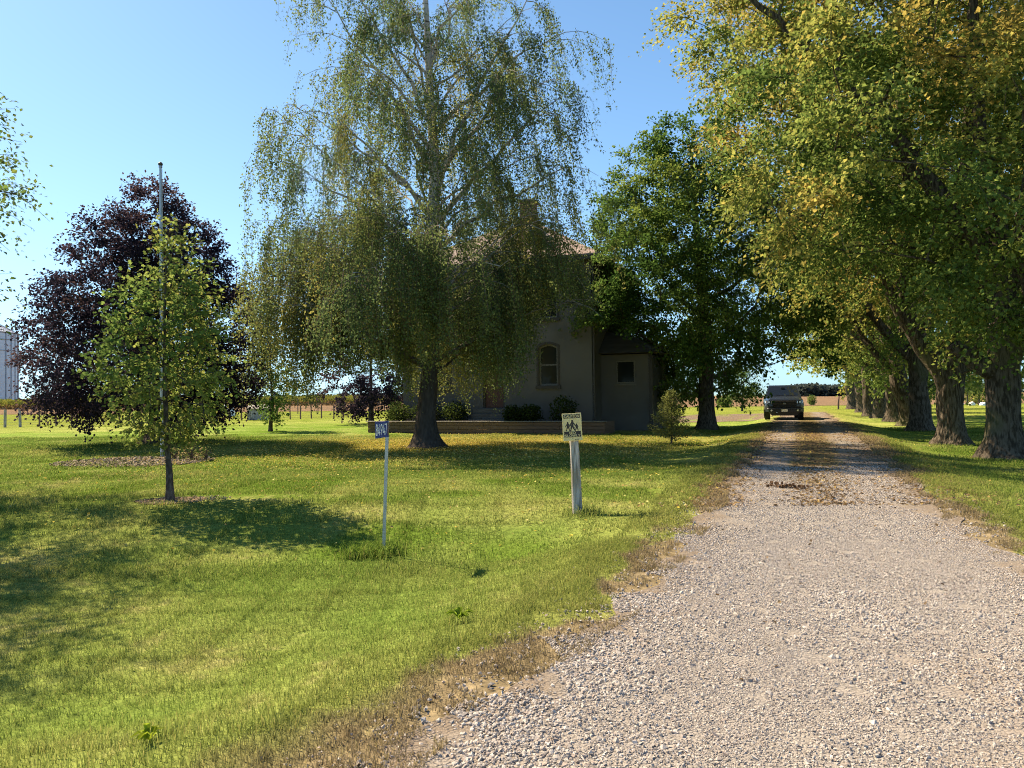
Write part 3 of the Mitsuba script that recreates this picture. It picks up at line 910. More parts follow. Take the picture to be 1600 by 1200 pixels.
# young maple in the left foreground
x, y = -5.50, 12.2
b = np.array([x, y, z1(x, y)])
lines = [([b, b + [-0.01, 0, 0.5], b + [-0.06, 0, 1.1], b + [-0.09, 0.02, 2.0], b + [-0.08, 0, 3.2], b + [-0.02, 0, 4.3]], [0.050, 0.042, 0.038, 0.030, 0.018, 0.006])]
for q in range(14):
    a = q * 2.4 + 0.7
    h0 = 1.3 + 0.19 * q
    l = 0.95 - 0.045 * q
    lines.append(([b + [-0.08, 0, h0], b + [-0.08 + 0.5 * l * math.cos(a), 0.5 * l * math.sin(a), h0 + 0.22], b + [-0.08 + l * math.cos(a), l * math.sin(a), h0 + 0.55]], [0.016, 0.011, 0.006]))
cl = profile_clusters(b, [1.2, 1.45, 1.95, 2.6, 3.2, 3.7, 4.15, 4.45], [0.36, 0.74, 0.90, 0.90, 0.74, 0.52, 0.28, 0.08], 240, 931, shell=0.5, gap=0.14)
broadleaf('young_maple_tree', 'young slender maple with thin trunk in a dirt ring on the left lawn', 'tree', b, lines, cl, 932, 30, 5, 0.32, 0.064, YOUNG, flare=0.03, bark_key='young_bark_mat', shape='lobed', tip=0.004, fuzz=0.05, droop=0.25, hang=0.55)

# tree mostly outside the frame on the left, whose branch tips and shadows show
x, y = -13.5, 13.6
b = np.array([x, y, z1(x, y)])
lines = [([b, b + [0, 0, 1.2], b + [0.1, 0, 3], b + [0.2, 0, 6], b + [0.2, 0, 9.5]], [0.30, 0.24, 0.22, 0.15, 0.04])]
for q in range(8):
    a = q * 2.4 + 0.2
    h0 = 2.4 + 0.6 * q
    lines.append(([b + [0.1, 0, h0], b + [1.6 * math.cos(a), 1.6 * math.sin(a), h0 + 0.5], b + [3.2 * math.cos(a), 3.2 * math.sin(a), h0 + 1.0]], [0.10, 0.07, 0.03]))
cl = profile_clusters(b, [2.6, 3.6, 5.0, 7.0, 9, 10.4], [2.4, 3.5, 3.9, 3.5, 2.4, 0.5], 250, 941, shell=0.5, gap=0.45)
broadleaf('edge_tree', 'leafy tree at the left edge of the photo, only its branch tips showing', 'tree', b, lines, cl, 942, 130, 7, 0.8, 0.085, [(0.06, 0.105, 0.025), (0.09, 0.135, 0.03), (0.14, 0.165, 0.04)], flare=0.2, droop=0.25)

# a second tree wholly left of the frame, whose shade falls across the near lawn
x, y = -10.5, 9.0
b = np.array([x, y, z1(x, y)])
lines = [([b, b + [0, 0, 1.2], b + [0.1, 0, 3], b + [0.1, 0, 7]], [0.22, 0.18, 0.15, 0.04])]
cl = profile_clusters(b, [2.6, 3.4, 4.6, 6, 7.4, 8.2], [2.0, 2.9, 3.2, 2.8, 1.8, 0.5], 100, 946, shell=0.5, gap=0.5)
broadleaf('edge_tree', 'leafy tree just outside the left edge of the photo, shading the near lawn', 'tree', b, lines, cl, 947, 110, 6, 0.8, 0.09, GREEN, flare=0.15, droop=0.25)

# young trees further back
for (x, y, h, rr, lo, lab, pal) in [(-12.75, 40.0, 5.4, 1.15, 1.0, 'thin young green tree on the lawn between the purple maple and the birch', GREEN),
                                    (-11.8, 52.5, 1.55, 0.28, 0.75, 'tiny yellow staked sapling on the far lawn before the fence', YOUNG),
                                    (23.6, 78.0, 4.6, 1.7, 1.3, 'small dark tree left of the parked truck across the yard', GREEN),
                                    (57.5, 96.0, 4.8, 1.5, 1.8, 'slim tree on the far right lawn beside the white stones', GREEN),
                                    (60.2, 98.0, 5.2, 1.6, 1.9, 'second slim tree on the far right lawn beyond the white stones', OLIVE)]:
    b = np.array([x, y, z1(x, y)])
    tr = 0.018 * h
    S = int(abs(x) * 10)
    lines = [([b, b + [0.02 * h, 0, h * 0.3], b + [-0.01 * h, 0, h * 0.95]], [tr, tr * 0.75, tr * 0.2])]
    cl = profile_clusters(b, [lo, lo + 0.2 * (h - lo), lo + 0.55 * (h - lo), h * 0.98], [rr * 0.5, rr, rr * 0.9, rr * 0.2], 60 if h > 2 else 14, S, shell=0.5, gap=0.12 * rr)
    broadleaf('young_tree', lab, 'tree', b, lines, cl, S + 1, 60 if h > 2 else 24, 6, 0.45 * rr, 0.14 if h > 2 else 0.09, pal, flare=tr * 0.4, bark_key='young_bark_mat', tip=0.008, fuzz=0.1 * rr)


# ------------------------------------------------------------------ the weeping birch
def birch():
    t = thing('birch_tree', 'tall weeping birch with white limbs and flaring dark trunk before the house', 'tree')
    x, y = -2.80, 24.6
    b = np.array([x, y, z1(x, y)])
    r = np.random.default_rng(1001)
    trunk = np.array([[0, 0, 0], [0, 0, 0.6], [0.02, 0, 1.2], [0.12, 0, 2.2], [0.20, 0, 3.4], [0.22, 0, 5.2], [0.28, 0.05, 7.4], [0.40, 0, 9.0], [0.25, 0.1, 11], [0.18, 0, 13.4], [0.05, 0, 16.4], [0, 0, 18]]) + b
    trr = [0.36, 0.33, 0.30, 0.26, 0.25, 0.235, 0.20, 0.17, 0.14, 0.10, 0.05, 0.015]
    lines = [(trunk, trr)]
    # limbs read from the photograph: (height, reach to the right, reach in depth, tip height)
    spec = [(2.5, -3.6, -0.8, 4.4, 0.115), (8.2, 2.6, 0.7, 12.0, 0.11), (7.2, 4.3, -0.4, 11.0, 0.10), (6.4, 4.9, 0.6, 9.3, 0.09), (9.4, -2.2, 0.5, 12.5, 0.08), (8.6, 3.6, -1.2, 14.2, 0.09),
            (7.6, -3.8, 0.6, 11.2, 0.085), (10.6, -2.8, -0.8, 15.0, 0.07), (10.2, 4.6, 0.3, 13.6, 0.08), (6.0, -4.4, -0.4, 9.0, 0.085), (12.4, 2.4, 0.3, 16.4, 0.055), (12.0, -1.9, 0.4, 16.2, 0.05),
            (9.0, -3.4, -1.5, 14.2, 0.07), (4.6, -5.2, 0.8, 7.0, 0.085), (5.0, 4.6, 0.9, 7.4, 0.08), (3.9, 4.0, -1.6, 6.0, 0.07)]
    for q in range(36):
        a = q * 2.4
        h = 2.6 + 0.31 * q
        l = np.interp(h, [2.5, 6, 9, 14], [5.0, 5.0, 4.0, 1.6]) * (0.75 + 0.4 * r.random())
        spec.append((h, l * math.cos(a), l * math.sin(a), h + 0.45 * l + 1.2, 0.05))
    for q in range(7):
        spec.append((3.6 + 0.6 * q, -4.9 - 0.9 * r.random(), -1.8 + 0.62 * q, 4.6 + 0.55 * q, 0.055))
    for q in range(18):
        a = q * 2.4 + 1.1
        l = 3.4 + 2.2 * r.random()
        spec.append((2.5 + 0.16 * q, l * math.cos(a), l * math.sin(a) * 0.9, 3.4 + 0.19 * q + 0.15 * l, 0.05))
    limb_pts = []
    for (h, rx, ry, tz, rad) in spec:
        i = np.interp(h, trunk[:, 2] - b[2], np.arange(len(trunk)))
        p0 = np.array([np.interp(h, trunk[:, 2] - b[2], trunk[:, k]) for k in range(3)])
        end = np.array([b[0] + 0.2 + rx * 0.92, b[1] + ry, b[2] + tz])
        s = np.linspace(0, 1, 9)[:, None]
        P = p0 + (end - p0) * s
        P[:, 2] += 0.45 * np.sin(s[:, 0] * np.pi) * (0.4 if h > 3 else 0.1)
        P[1:-1] += r.normal(size=(7, 3)) * 0.07
        R = rad * (1 - 0.86 * s[:, 0])
        lines.append((P, R))
        # side shoots off the limb, arching over
        n0 = np.linalg.norm(end - p0)
        for m in range(int(3 + n0 * 1.1)):
            f = 0.30 + 0.70 * r.random()
            o = np.array([np.interp(f, s[:, 0], P[:, k]) for k in range(3)])
            d = unit(np.array([end[0] - p0[0], end[1] - p0[1], 0]) * 0.12 + r.normal(size=3) * [0.8, 0.8, 0.15])
            L = (0.5 + 1.2 * r.random()) * (1.15 if n0 > 3 else 0.8)
            ss = np.linspace(0, 1, 5)[:, None]
            Q = o + d * L * ss
            Q[:, 2] += L * (0.45 * ss[:, 0] - 0.60 * ss[:, 0] ** 2)
            lines.append((Q, 0.018 * (1 - 0.7 * ss[:, 0])))
            limb_pts.append(Q[2:])
        limb_pts.append(P[4:])
    wood = [tube(P, R, 16 if k == 0 else 8 if R[0] > 0.06 else 5 if R[0] > 0.02 else 3, r, 0.08 if k == 0 else 0.0) for k, (P, R) in enumerate((np.asarray(a), np.asarray(c)) for a, c in lines)]
    fl = flared(b, trunk[:4], trr[:4], 0.33, 1003, roots=7, sides=36)
    # hanging strands
    H = np.vstack(limb_pts)
    zt = H[:, 2] - b[2]
    w = np.interp(zt, [2, 4, 6, 8, 11, 14, 17], [1.6, 2.0, 1.8, 1.6, 1.45, 1.3, 1.1])
    ns = 6900
    pick = r.choice(len(H), ns, p=w / w.sum())
    start = H[pick] + r.normal(size=(ns, 3)) * 0.10
    rad = np.hypot(start[:, 0] - b[0], start[:, 1] - b[1])
    L = (0.4 + 1.9 * r.random(ns) ** 1.5) * np.interp(rad, [0, 2, 4, 6], [0.7, 0.95, 1.25, 1.35]) * np.interp(start[:, 2] - b[2], [3, 6, 12, 17], [1.1, 1.25, 0.75, 0.45])
    clear = np.where(start[:, 0] > b[0] + 3.3, 4.1, np.where(start[:, 0] > b[0] + 2.2, 1.6, np.where((start[:, 0] < b[0] - 0.8) & (start[:, 0] > b[0] - 3.3), 2.3, 0.9)))
    L = np.minimum(L, start[:, 2] - b[2] - clear - 1.0 * r.random(ns))
    ok = L > 0.25
    start, L = start[ok], L[ok]
    ns = len(L)
    sway = r.normal(size=(ns, 2)) * 0.10 + np.array([0.07, 0.0])
    out = unit(np.stack([start[:, 0] - b[0], start[:, 1] - b[1]], -1)) * 0.22
    kk = 5
    s = np.linspace(0, 1, kk)
    pts = np.stack([start[:, None, 0] + (out[:, :1] * np.sqrt(s) + sway[:, :1] * s ** 2) * np.minimum(L, 1.2)[:, None],
                    start[:, None, 1] + (out[:, 1:] * np.sqrt(s) + sway[:, 1:] * s ** 2) * np.minimum(L, 1.2)[:, None],
                    start[:, None, 2] - L[:, None] * (s ** 1.15)], -1)
    strands = [tube(p, np.linspace(0.006, 0.0025, kk), 3, cap=False) for p in pts]
    cnt = np.maximum(6, (L * 36).astype(int))
    sid = np.repeat(np.arange(ns), cnt)
    m = len(sid)
    tt = r.random(m) ** 0.85 * (kk - 1)
    k0 = np.minimum(tt.astype(int), kk - 2)
    fr = (tt - k0)[:, None]
    pos = pts[sid, k0] * (1 - fr) + pts[sid, k0 + 1] * fr + r.normal(size=(m, 3)) * [0.08, 0.08, 0.05]
    ax = r.normal(size=(m, 3)) * 0.6 + [0, 0, -0.75]
    up = r.normal(size=(m, 3)) + [0, 0, 0.4]
    tone = meshkit.fbm(start * 0.4 + 3, 3)[sid]
    lowleft = np.clip((b[0] - 1.5 - pos[:, 0]) / 3.5, 0, 1) * np.clip((7.0 - (pos[:, 2] - b[2])) / 3.0, 0, 1)
    tone = np.clip((tone - 0.34) / 0.36 + 0.35 * lowleft + r.normal(size=m) * 0.16, 0, 1)
    pal = np.array(BIRCH)
    cols = np.stack([np.interp(tone, np.linspace(0, 1, 4), pal[:, c]) for c in range(3)], -1) * (0.75 + 0.5 * r.random((m, 1)))
    v, f, c = leaf_mesh(pos, ax, up, 0.066 * (0.7 + 0.6 * r.random(m)), cols)
    obj('trunk', cat_mesh(wood + [fl]), 'birch_bark_mat', t, smooth=True)
    obj('twigs', cat_mesh(strands), 'twig_mat', t, kind='stuff')
    obj('crown', (v, f), 'leaf_mat', t, color=c)
    return m


birch()


# ------------------------------------------------------------------ conifer sapling, shrubs
def conifer(x, y, h, R):
    t = thing('spruce_sapling', 'small yellowish spruce sapling on the lawn right of the house', 'tree')
    r = np.random.default_rng(61)
    b = np.array([x, y, z1(x, y)])
    wood = [tube(np.array([b, b + [0.02, 0, h * 0.5], b + [0, 0, h]]), [0.035, 0.022, 0.006], 6)]
    P, A, C = [], [], []
    for q in range(110):
        z = h * (0.06 + 0.92 * (q / 110) ** 0.9)
        a = q * 2.399 + r.normal() * 0.2
        l = R * (1 - z / h) ** 0.75 * (0.65 + 0.5 * r.random()) + 0.05
        d = np.array([math.cos(a), math.sin(a), 0.30 + 0.3 * r.random()])
        o = b + [0, 0, z]
        e = o + d * l
        wood.append(tube(np.array([o, (o + e) / 2 - [0, 0, 0.02], e]), [0.009, 0.007, 0.003], 3, cap=False))
        n = int(70 * l / R) + 12
        s = r.random(n) ** 0.8
        P.append(o + (e - o) * s[:, None] + r.normal(size=(n, 3)) * 0.028)
        A.append(unit(d)[None] * 0.7 + r.normal(size=(n, 3)) * 0.7)
        C.append(np.array([0.15, 0.185, 0.065]) * (0.6 + 0.8 * r.random((n, 1))) + np.array([0.05, 0.03, 0.0]) * r.random((n, 1)))
    P, A, C = np.vstack(P), np.vstack(A), np.vstack(C)
    v, f, c = leaf_mesh(P, A, r.normal(size=P.shape), 0.075 * (0.7 + 0.6 * r.random(len(P))), C)
    v = v.reshape(-1, 4, 3)
    mid = v[:, [0, 2]].mean(1, keepdims=True)
    v[:, [1, 3]] = mid + (v[:, [1, 3]] - mid) * 0.38
    obj('trunk', cat_mesh(wood), 'young_bark_mat', t, smooth=True)
    obj('crown', (v.reshape(-1, 3), f), 'leaf_mat', t, color=c)


conifer(5.22, 25.0, 1.78, 0.72)


def shrub(name, x, y, z, rx, rz, n, size, pal, seed, label, cat='shrub'):
    r = np.random.default_rng(seed)
    t = thing(name, label, cat)
    d = unit(r.normal(size=(n, 3)))
    q = r.random((n, 1)) ** 0.33
    lump = 0.75 + 0.5 * meshkit.noise(d * 2.2 + seed)[:, None]
    pos = np.array([x, y, z + rz * 0.85]) + d * q * lump * [rx, rx, rz]
    pos[:, 2] = np.maximum(pos[:, 2], z + 0.03)
    cols = np.array(pal)[r.integers(len(pal), size=n)] * (0.7 + 0.6 * r.random((n, 1)))
    v, f, c = leaf_mesh(pos, d * 0.5 + r.normal(size=(n, 3)) * 0.7, r.normal(size=(n, 3)) * 0.6 + [0, 0, 0.8], size * (0.7 + 0.6 * r.random(n)), cols)
    st = [tube(np.array([[x, y, z - 0.03], [x + e[0] * rx * 0.3, y + e[1] * rx * 0.3, z + rz * 0.7], [x + e[0] * rx * 0.7, y + e[1] * rx * 0.7, z + rz * (1.1 + 0.4 * e[2])]]), [0.02, 0.012, 0.005], 4) for e in d[:12]]
    obj('stem', cat_mesh(st), 'twig_mat', t)
    obj('foliage', (v, f), 'leaf_mat', t, color=c)


shrub('shrub', 28.2, 101.0, z1(28.2, 101), 1.1, 0.75, 900, 0.22, GREEN, 71, 'low rounded shrub on the far lawn right of the maple trunk')
shrub('shrub', 44.6, 113.0, z1(44.6, 113), 0.55, 0.8, 500, 0.2, YOUNG, 72, 'little green bush at the field edge right of the truck')
shrub('shrub', 66.5, 108.0, z1(66.5, 108), 2.2, 1.1, 900, 0.3, OLIVE, 73, 'green bush at the field edge beside the far right slim trees')

# ------------------------------------------------------------------ the house
HC = np.array([3.6, 34.0])
EX, EY = np.array([-0.931, 0.365]), np.array([0.365, 0.931])     # to the left along the front, and to the back
HR = np.array([[EX[0], -EY[0] * -1, 0], [EX[1], EY[1], 0], [0, 0, 1.0]])
HR = np.array([[-EX[0], EY[0], 0], [-EX[1], EY[1], 0], [0, 0, 1.0]])   # local x to the right along the front, y to the back


def house_at(mesh):
    v, f = vf(mesh)
    return v @ HR.T + [HC[0], HC[1], 0.0], f


def arch_prism(x0, x1, z0, z1_, rise, y0, y1):
    xs = np.linspace(x0, x1, 9)
    top = z1_ - rise + rise * np.sin(np.linspace(0, np.pi, 9))
    cs = m3.CrossSection([[(x0, z0), (x1, z0)] + [(a, c) for a, c in zip(xs[::-1], top[::-1])]])
    m = cs.extrude(y1 - y0)           # along local z
    return m.transform(np.array([[1, 0, 0, 0], [0, 0, -1, y1], [0, 1, 0, 0.0]]))


W, D, EAVE, BASE = 9.65, 8.2, 7.75, 0.0
house = thing('farmhouse', 'two-storey grey stucco farmhouse in shade behind the birch, with hip roof and side wing', 'house')
wins = [(-2.08, 2.15, 4.05, 0.46), (-7.55, 2.15, 4.05, 0.46), (-2.08, 5.25, 6.95, 0.46), (-7.55, 5.25, 6.95, 0.46), (-4.82, 5.25, 6.95, 0.46)]
wall = box(-W, 0, 0, D, -0.3, EAVE) - box(-W + 0.3, -0.3, 0.3, D - 0.3, 0.3, EAVE - 0.2)
for cx, a, bz, hw in wins:
    wall = wall - arch_prism(cx - hw, cx + hw, a, bz, 0.13, -0.1, 0.5)
wall = wall - arch_prism(-5.35, -4.25, 1.15, 3.65, 0.12, -0.1, 0.5)
wing = box(0.0, 2.25, 1.5, 6.5, -0.3, 3.55) - box(0.2, 2.05, 1.7, 6.3, 0.2, 3.4) - box(0.72, 1.62, 1.4, 1.9, 2.2, 3.28)
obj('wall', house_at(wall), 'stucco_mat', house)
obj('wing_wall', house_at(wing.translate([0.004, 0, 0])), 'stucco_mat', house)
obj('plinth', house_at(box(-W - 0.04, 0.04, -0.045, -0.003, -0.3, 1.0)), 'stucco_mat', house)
for cx, a, bz, hw in wins:
    fr = arch_prism(cx - hw + 0.004, cx + hw - 0.004, a + 0.004, bz - 0.004, 0.13, 0.10, 0.20) - arch_prism(cx - hw + 0.08, cx + hw - 0.08, a + 0.08, bz - 0.08, 0.11, 0.0, 0.3)
    w = put('window', mikit.ply(house_at(fr), 'trim_pale'), house)
    obj('pane', house_at(arch_prism(cx - hw + 0.07, cx + hw - 0.07, a + 0.07, bz - 0.07, 0.11, 0.145, 0.155)), 'pane_mat', w)
    obj('surround', house_at(arch_prism(cx - hw - 0.10, cx + hw + 0.10, a - 0.02, bz + 0.11, 0.15, -0.02, 0.03) - arch_prism(cx - hw, cx + hw, a - 0.3, bz, 0.13, -0.1, 0.3)), 'trim_dark', w)
    obj('sill', house_at(box(cx - hw - 0.14, cx + hw + 0.14, -0.09, 0.1, a - 0.15, a - 0.004)), 'trim_dark', w)
    obj('sash_bar', house_at(box(cx - hw + 0.08, cx + hw - 0.08, 0.12, 0.144, (a + bz) / 2 - 0.03, (a + bz) / 2 + 0.03)), 'trim_pale', w)
dk = put('door', mikit.ply(house_at(box(-5.25, -4.35, 0.12, 0.18, 1.16, 3.3)), 'door_red'), house)
obj('frame', house_at(arch_prism(-5.35, -4.25, 1.155, 3.645, 0.12, 0.06, 0.19) - box(-5.255, -4.345, 0.0, 0.3, 1.1, 3.3)), 'trim_dark', dk)
obj('handle', house_at(m3.Manifold.sphere(0.035, 10).translate([-4.45, 0.085, 2.15])), 'chrome_mat', dk)
for k in range(5):
    obj('step', house_at(box(-5.7, -3.9, -1.5 + 0.28 * k, -0.048, 0.22 * k, 0.22 * (k + 1) - 0.003)), 'stucco_mat', house)
w = put('window', mikit.ply(house_at(box(0.73, 1.61, 1.53, 1.60, 2.21, 3.27) - box(0.79, 1.55, 1.4, 1.7, 2.28, 3.20)), 'trim_pale'), house)
obj('pane', house_at(box(0.78, 1.56, 1.56, 1.57, 2.27, 3.21)), 'pane_mat', w)
obj('sill', house_at(box(0.66, 1.68, 1.42, 1.52, 2.12, 2.196)), 'trim_pale', w)
ov = 0.55
x0, x1, ya, yb, ze = -W - ov, ov, -ov, D + ov, EAVE
xc0, xc1, yc, zr = -W / 2 - 0.9, -W / 2 + 0.9, D / 2, EAVE + 2.75
roof = hullpts([(x0, ya, ze), (x1, ya, ze), (x0, yb, ze), (x1, yb, ze), (x0, ya, ze + 0.06), (x1, ya, ze + 0.06), (x0, yb, ze + 0.06), (x1, yb, ze + 0.06), (xc0, yc, zr), (xc1, yc, zr)])
rk = put('roof', mikit.ply(house_at(roof.translate([0, 0, 0.165])), 'shingle_mat'), house)
obj('fascia', house_at(box(x0, x1, ya, yb, ze - 0.02, ze + 0.16) - box(x0 + 0.05, x1 - 0.05, ya + 0.05, yb - 0.05, ze + 0.04, ze + 0.3)), 'trim_dark', rk)
# courses of shingles on the front and right slopes
ch = put('chimney', mikit.ply(house_at(rbox(-5.05, -4.30, 4.4, 5.15, EAVE + 1.9, 11.9, 0.02)), 'brick_dark'), house)
obj('cap', house_at(rbox(-5.13, -4.22, 4.32, 5.23, 11.905, 12.05, 0.02)), 'stucco_mat', ch)
ch = put('chimney', mikit.ply(house_at(rbox(-3.35, -2.85, 0.9, 1.4, EAVE + 0.6, 9.75, 0.02)), 'trim_pale'), house)
wr = hullpts([(-0.0, 1.05, 3.6), (2.75, 1.05, 3.6), (0.0, 6.9, 3.6), (2.75, 6.9, 3.6), (0.0, 2.6, 4.75), (0.0, 5.4, 4.75), (1.0, 3.3, 4.6), (1.0, 5.0, 4.6)])
principled('old_shingle', proc(lambda p, n, uv: mi.Color3f(0.085, 0.08, 0.076) * (0.7 + 0.6 * fbm(p.x * 3, p.y * 3, p.z * 9, 3))), 0.85, spec=0.2)
obj('wing_roof', house_at(wr.translate([0.008, 0, 0])), 'old_shingle', house)
obj('downpipe', house_at(tube(np.array([[0.12, -0.09, 0.4], [0.12, -0.09, EAVE - 0.05]]), [0.05, 0.05], 8)), 'trim_dark', house, smooth=40)
obj('corner_post', house_at(box(2.256, 2.42, 1.44, 1.62, -0.2, 3.58)), 'trim_dark', house)

# timber retaining wall of the planting bed before the house
tw = thing('timber_retaining_wall', 'low brown timber retaining wall along the front of the house', 'retaining wall')
r = np.random.default_rng(81)
for c in range(4):
    xa = -10.6 - 0.0
    off = 0.0 if c % 2 == 0 else 1.2
    xs = [xa] + [v for v in np.arange(xa + 2.4 - off, 1.0, 2.4)] + [1.0]
    for a, b_ in zip(xs[:-1], xs[1:]):
        if b_ - a < 0.05:
            continue
        j = r.normal() * 0.006
        obj('timber', house_at(rbox(a + 0.006, b_ - 0.006, -1.75 + j, -1.6 + j, -0.12 + 0.165 * c, -0.12 + 0.165 * (c + 1) - 0.010, 0.012)), 'timber_mat', tw)
obj('cap', house_at(rbox(-10.66, 1.05, -1.80, -1.53, 0.545, 0.585, 0.008)), 'trim_pale', tw)
for a in (-10.56, 0.86):
    obj('timber', house_at(rbox(a, a + 0.14, -1.595, 0.0 if a < -9 else -0.05, -0.1, 0.54, 0.012)), 'timber_mat', tw)
obj('planting_bed', house_at(box(-10.4, 0.85, -1.592, -0.05, -0.1, 0.50) - box(-5.75, -3.85, -1.7, 0.1, 0.2, 0.6)), 'soil_mat', kind='structure', label='raised soil bed behind the timber wall')
for k, (lx, rx, rz, lab) in enumerate([(-1.1, 0.62, 0.62, 'dark rounded shrub under the right window of the farmhouse'), (-2.7, 0.6, 0.42, 'low dark shrub left of the rounded shrub below the window'), (-3.5, 0.5, 0.4, 'leafy shrub right of the farmhouse steps'),
                                     (-6.4, 0.65, 0.5, 'leafy shrub left of the farmhouse steps'), (-7.9, 0.7, 0.55, 'dark shrub below the left window of the farmhouse'), (-9.4, 0.65, 0.5, 'shrub at the left end of the raised bed')]):
    q = HC - EX * lx + EY * -0.85
    shrub('shrub', q[0], q[1], 0.50, rx, rz, 900, 0.10, [(0.030, 0.05, 0.012), (0.045, 0.07, 0.016), (0.06, 0.085, 0.022)], 300 + k, lab)


# ------------------------------------------------------------------ signs and poles
def lettering(text, width, height, bold=True, depth=0.0015):
    m = meshkit.text_mesh(text, height, depth, bold)
    v, f = np.array(m.vertices), np.array(m.faces)
    v[:, 0] -= v[:, 0].min()
    v[:, 1] -= v[:, 1].min()
    v[:, 0] *= width / v[:, 0].max()
    v[:, 1] *= height / v[:, 1].max()
    v[:, 0] -= width / 2
    return v, f


def upright(mesh, origin, right, up=(0, 0, 1)):
    """a mesh drawn in xy (z out of the face) stood up at ORIGIN"""
    v, f = vf(mesh)
    right, up = unit(np.asarray(right, float)), np.asarray(up, float)
    out = np.cross(right, up)
    return v @ np.array([right, up, out]) + origin, f


def slab(x0, x1, y0, y1, z0, z1_):
    return vf(box(x0, x1, y0, y1, z0, z1_))


def walker(x, y0, h, mirror=1):
    """a flat walking figure of height h standing at (x, y0), as a shape"""
    def limb(a, b, w):
        return sg.LineString([a, b]).buffer(w * h, 6)
    g = sg.Point(0, 0.91 * h).buffer(0.085 * h, 12)
    for a, b, w in [((0, 0.78 * h), (0, 0.46 * h), 0.105), ((-0.06 * h, 0.76 * h), (-0.19 * h, 0.58 * h), 0.045), ((-0.19 * h, 0.58 * h), (-0.11 * h, 0.42 * h), 0.04), ((0.06 * h, 0.76 * h), (0.19 * h, 0.60 * h), 0.045),
                    ((0.19 * h, 0.60 * h), (0.26 * h, 0.47 * h), 0.04), ((-0.03 * h, 0.46 * h), (-0.12 * h, 0.24 * h), 0.065), ((-0.12 * h, 0.24 * h), (-0.17 * h, 0.03 * h), 0.05), ((0.03 * h, 0.46 * h), (0.11 * h, 0.24 * h), 0.065), ((0.11 * h, 0.24 * h), (0.22 * h, 0.04 * h), 0.05)]:
        g = g.union(limb(a, b, w))
    g = affinity.translate(affinity.scale(g, mirror, 1, origin=(0, 0)), x, y0)
    return trimesh.creation.extrude_polygon(g.simplify(0.0005), 0.0015, engine='earcut')


# the caution sign
cs = thing('caution_sign', 'yellow caution sign with walking figures on a weathered grey wooden post', 'sign')
cx, cy = 0.905, 10.80
cz = z1(cx, cy)
lean = np.array([-0.035, 0.0, 1.0])
pp = np.array([[cx, cy, cz - 0.1], [cx - 0.008, cy, cz + 0.3], [cx - 0.022, cy, cz + 0.7], [cx - 0.048, cy, cz + 1.34]])
obj('post', tube(pp, [0.073, 0.070, 0.066, 0.060], 14, np.random.default_rng(3), 0.07), 'old_wood', cs, smooth=50)
right, up = np.array([1, 0.0, 0.045]), unit(np.array([-0.045, 0, 1.0]))
o = np.array([cx - 0.055, cy - 0.088, cz + 1.03])
PW, PH = 0.272, 0.388
pl = put('sign_panel', mikit.ply(upright(vf(rbox(-PW / 2, PW / 2, 0, PH, -0.008, 0, 0.002)), o, right, up), 'sign_yellow'), cs)
obj('band', upright(slab(-PW / 2 + 0.018, PW / 2 - 0.018, PH - 0.072, PH - 0.016, 0.0004, 0.002), o, right, up), 'sign_black', pl)
obj('lettering', upright(move(lettering('CAUTION', 0.216, 0.042), None, (0, PH - 0.065, 0.0022)), o, right, up), 'sign_yellow', pl)
obj('band', upright(slab(-PW / 2 + 0.018, PW / 2 - 0.018, 0.050, 0.132, 0.0004, 0.002), o, right, up), 'sign_black', pl)
obj('lettering', upright(move(lettering('GO', 0.090, 0.033), None, (0, 0.094, 0.0022)), o, right, up), 'sign_yellow', pl)
obj('lettering', upright(move(lettering('SLOWLY', 0.226, 0.036), None, (0, 0.054, 0.0022)), o, right, up), 'sign_yellow', pl)
for fx, fy, fh, mm in [(-0.060, 0.138, 0.130, -1), (0.004, 0.134, 0.160, 1), (0.064, 0.138, 0.104, -1)]:
    obj('figure', upright(move(walker(fx, fy, fh, mm), None, (0, 0, 0.0006)), o, right, up), 'sign_black', pl)
obj('lettering', upright(slab(0.030, 0.086, 0.014, 0.022, 0.0004, 0.0016), o, right, up), 'sign_black', pl, label='illegible line of small print')
for sy in (0.03, PH - 0.008):
    obj('screw', upright(move(m3.Manifold.cylinder(0.003, 0.005, 0.005, 10), None, (0, sy, 0.0)), o, right, up), 'rust_brown', pl)

# the house number
ns_ = thing('house_number_sign', 'small blue number plate reading 84947 on a thin grey steel post', 'sign')
sx, sy = -1.545, 9.0
sz = z1(sx, sy)
top = np.array([sx + 0.065, sy + 0.0, sz + 1.58])
bot = np.array([sx, sy, sz - 0.1])
ch_ = box(-0.019, 0.019, -0.008, -0.005, 0, 1.0) + box(-0.019, -0.015, -0.005, 0.012, 0, 1.0) + box(0.015, 0.019, -0.005, 0.012, 0, 1.0)
v, f = vf(ch_)
vv = v.copy()
vv[:, :2] = v[:, :2]
vv = bot + (top - bot) * v[:, 2:3] + np.concatenate([v[:, :2], v[:, :1] * 0], 1)
obj('post', (vv, f), 'galvanised', ns_)
right = unit(np.array([0.22, 0.975, 0.0]))
o = top + np.array([0.012, -0.012, -0.188]) - right * 0.200
pl = put('plate', mikit.ply(upright(vf(rbox(-0.19, 0.207, 0, 0.190, -0.003, 0, 0.001)), o, right), 'sign_blue'), ns_)
obj('lettering', upright(move(lettering('84947', 0.33, 0.135, False), None, (-0.015, 0.028, 0.0005)), o, right), 'sign_white', pl)
obj('clamp', upright(slab(0.170, 0.204, 0.02, 0.17, 0.0004, 0.004), o, right), 'rust_brown', ns_)

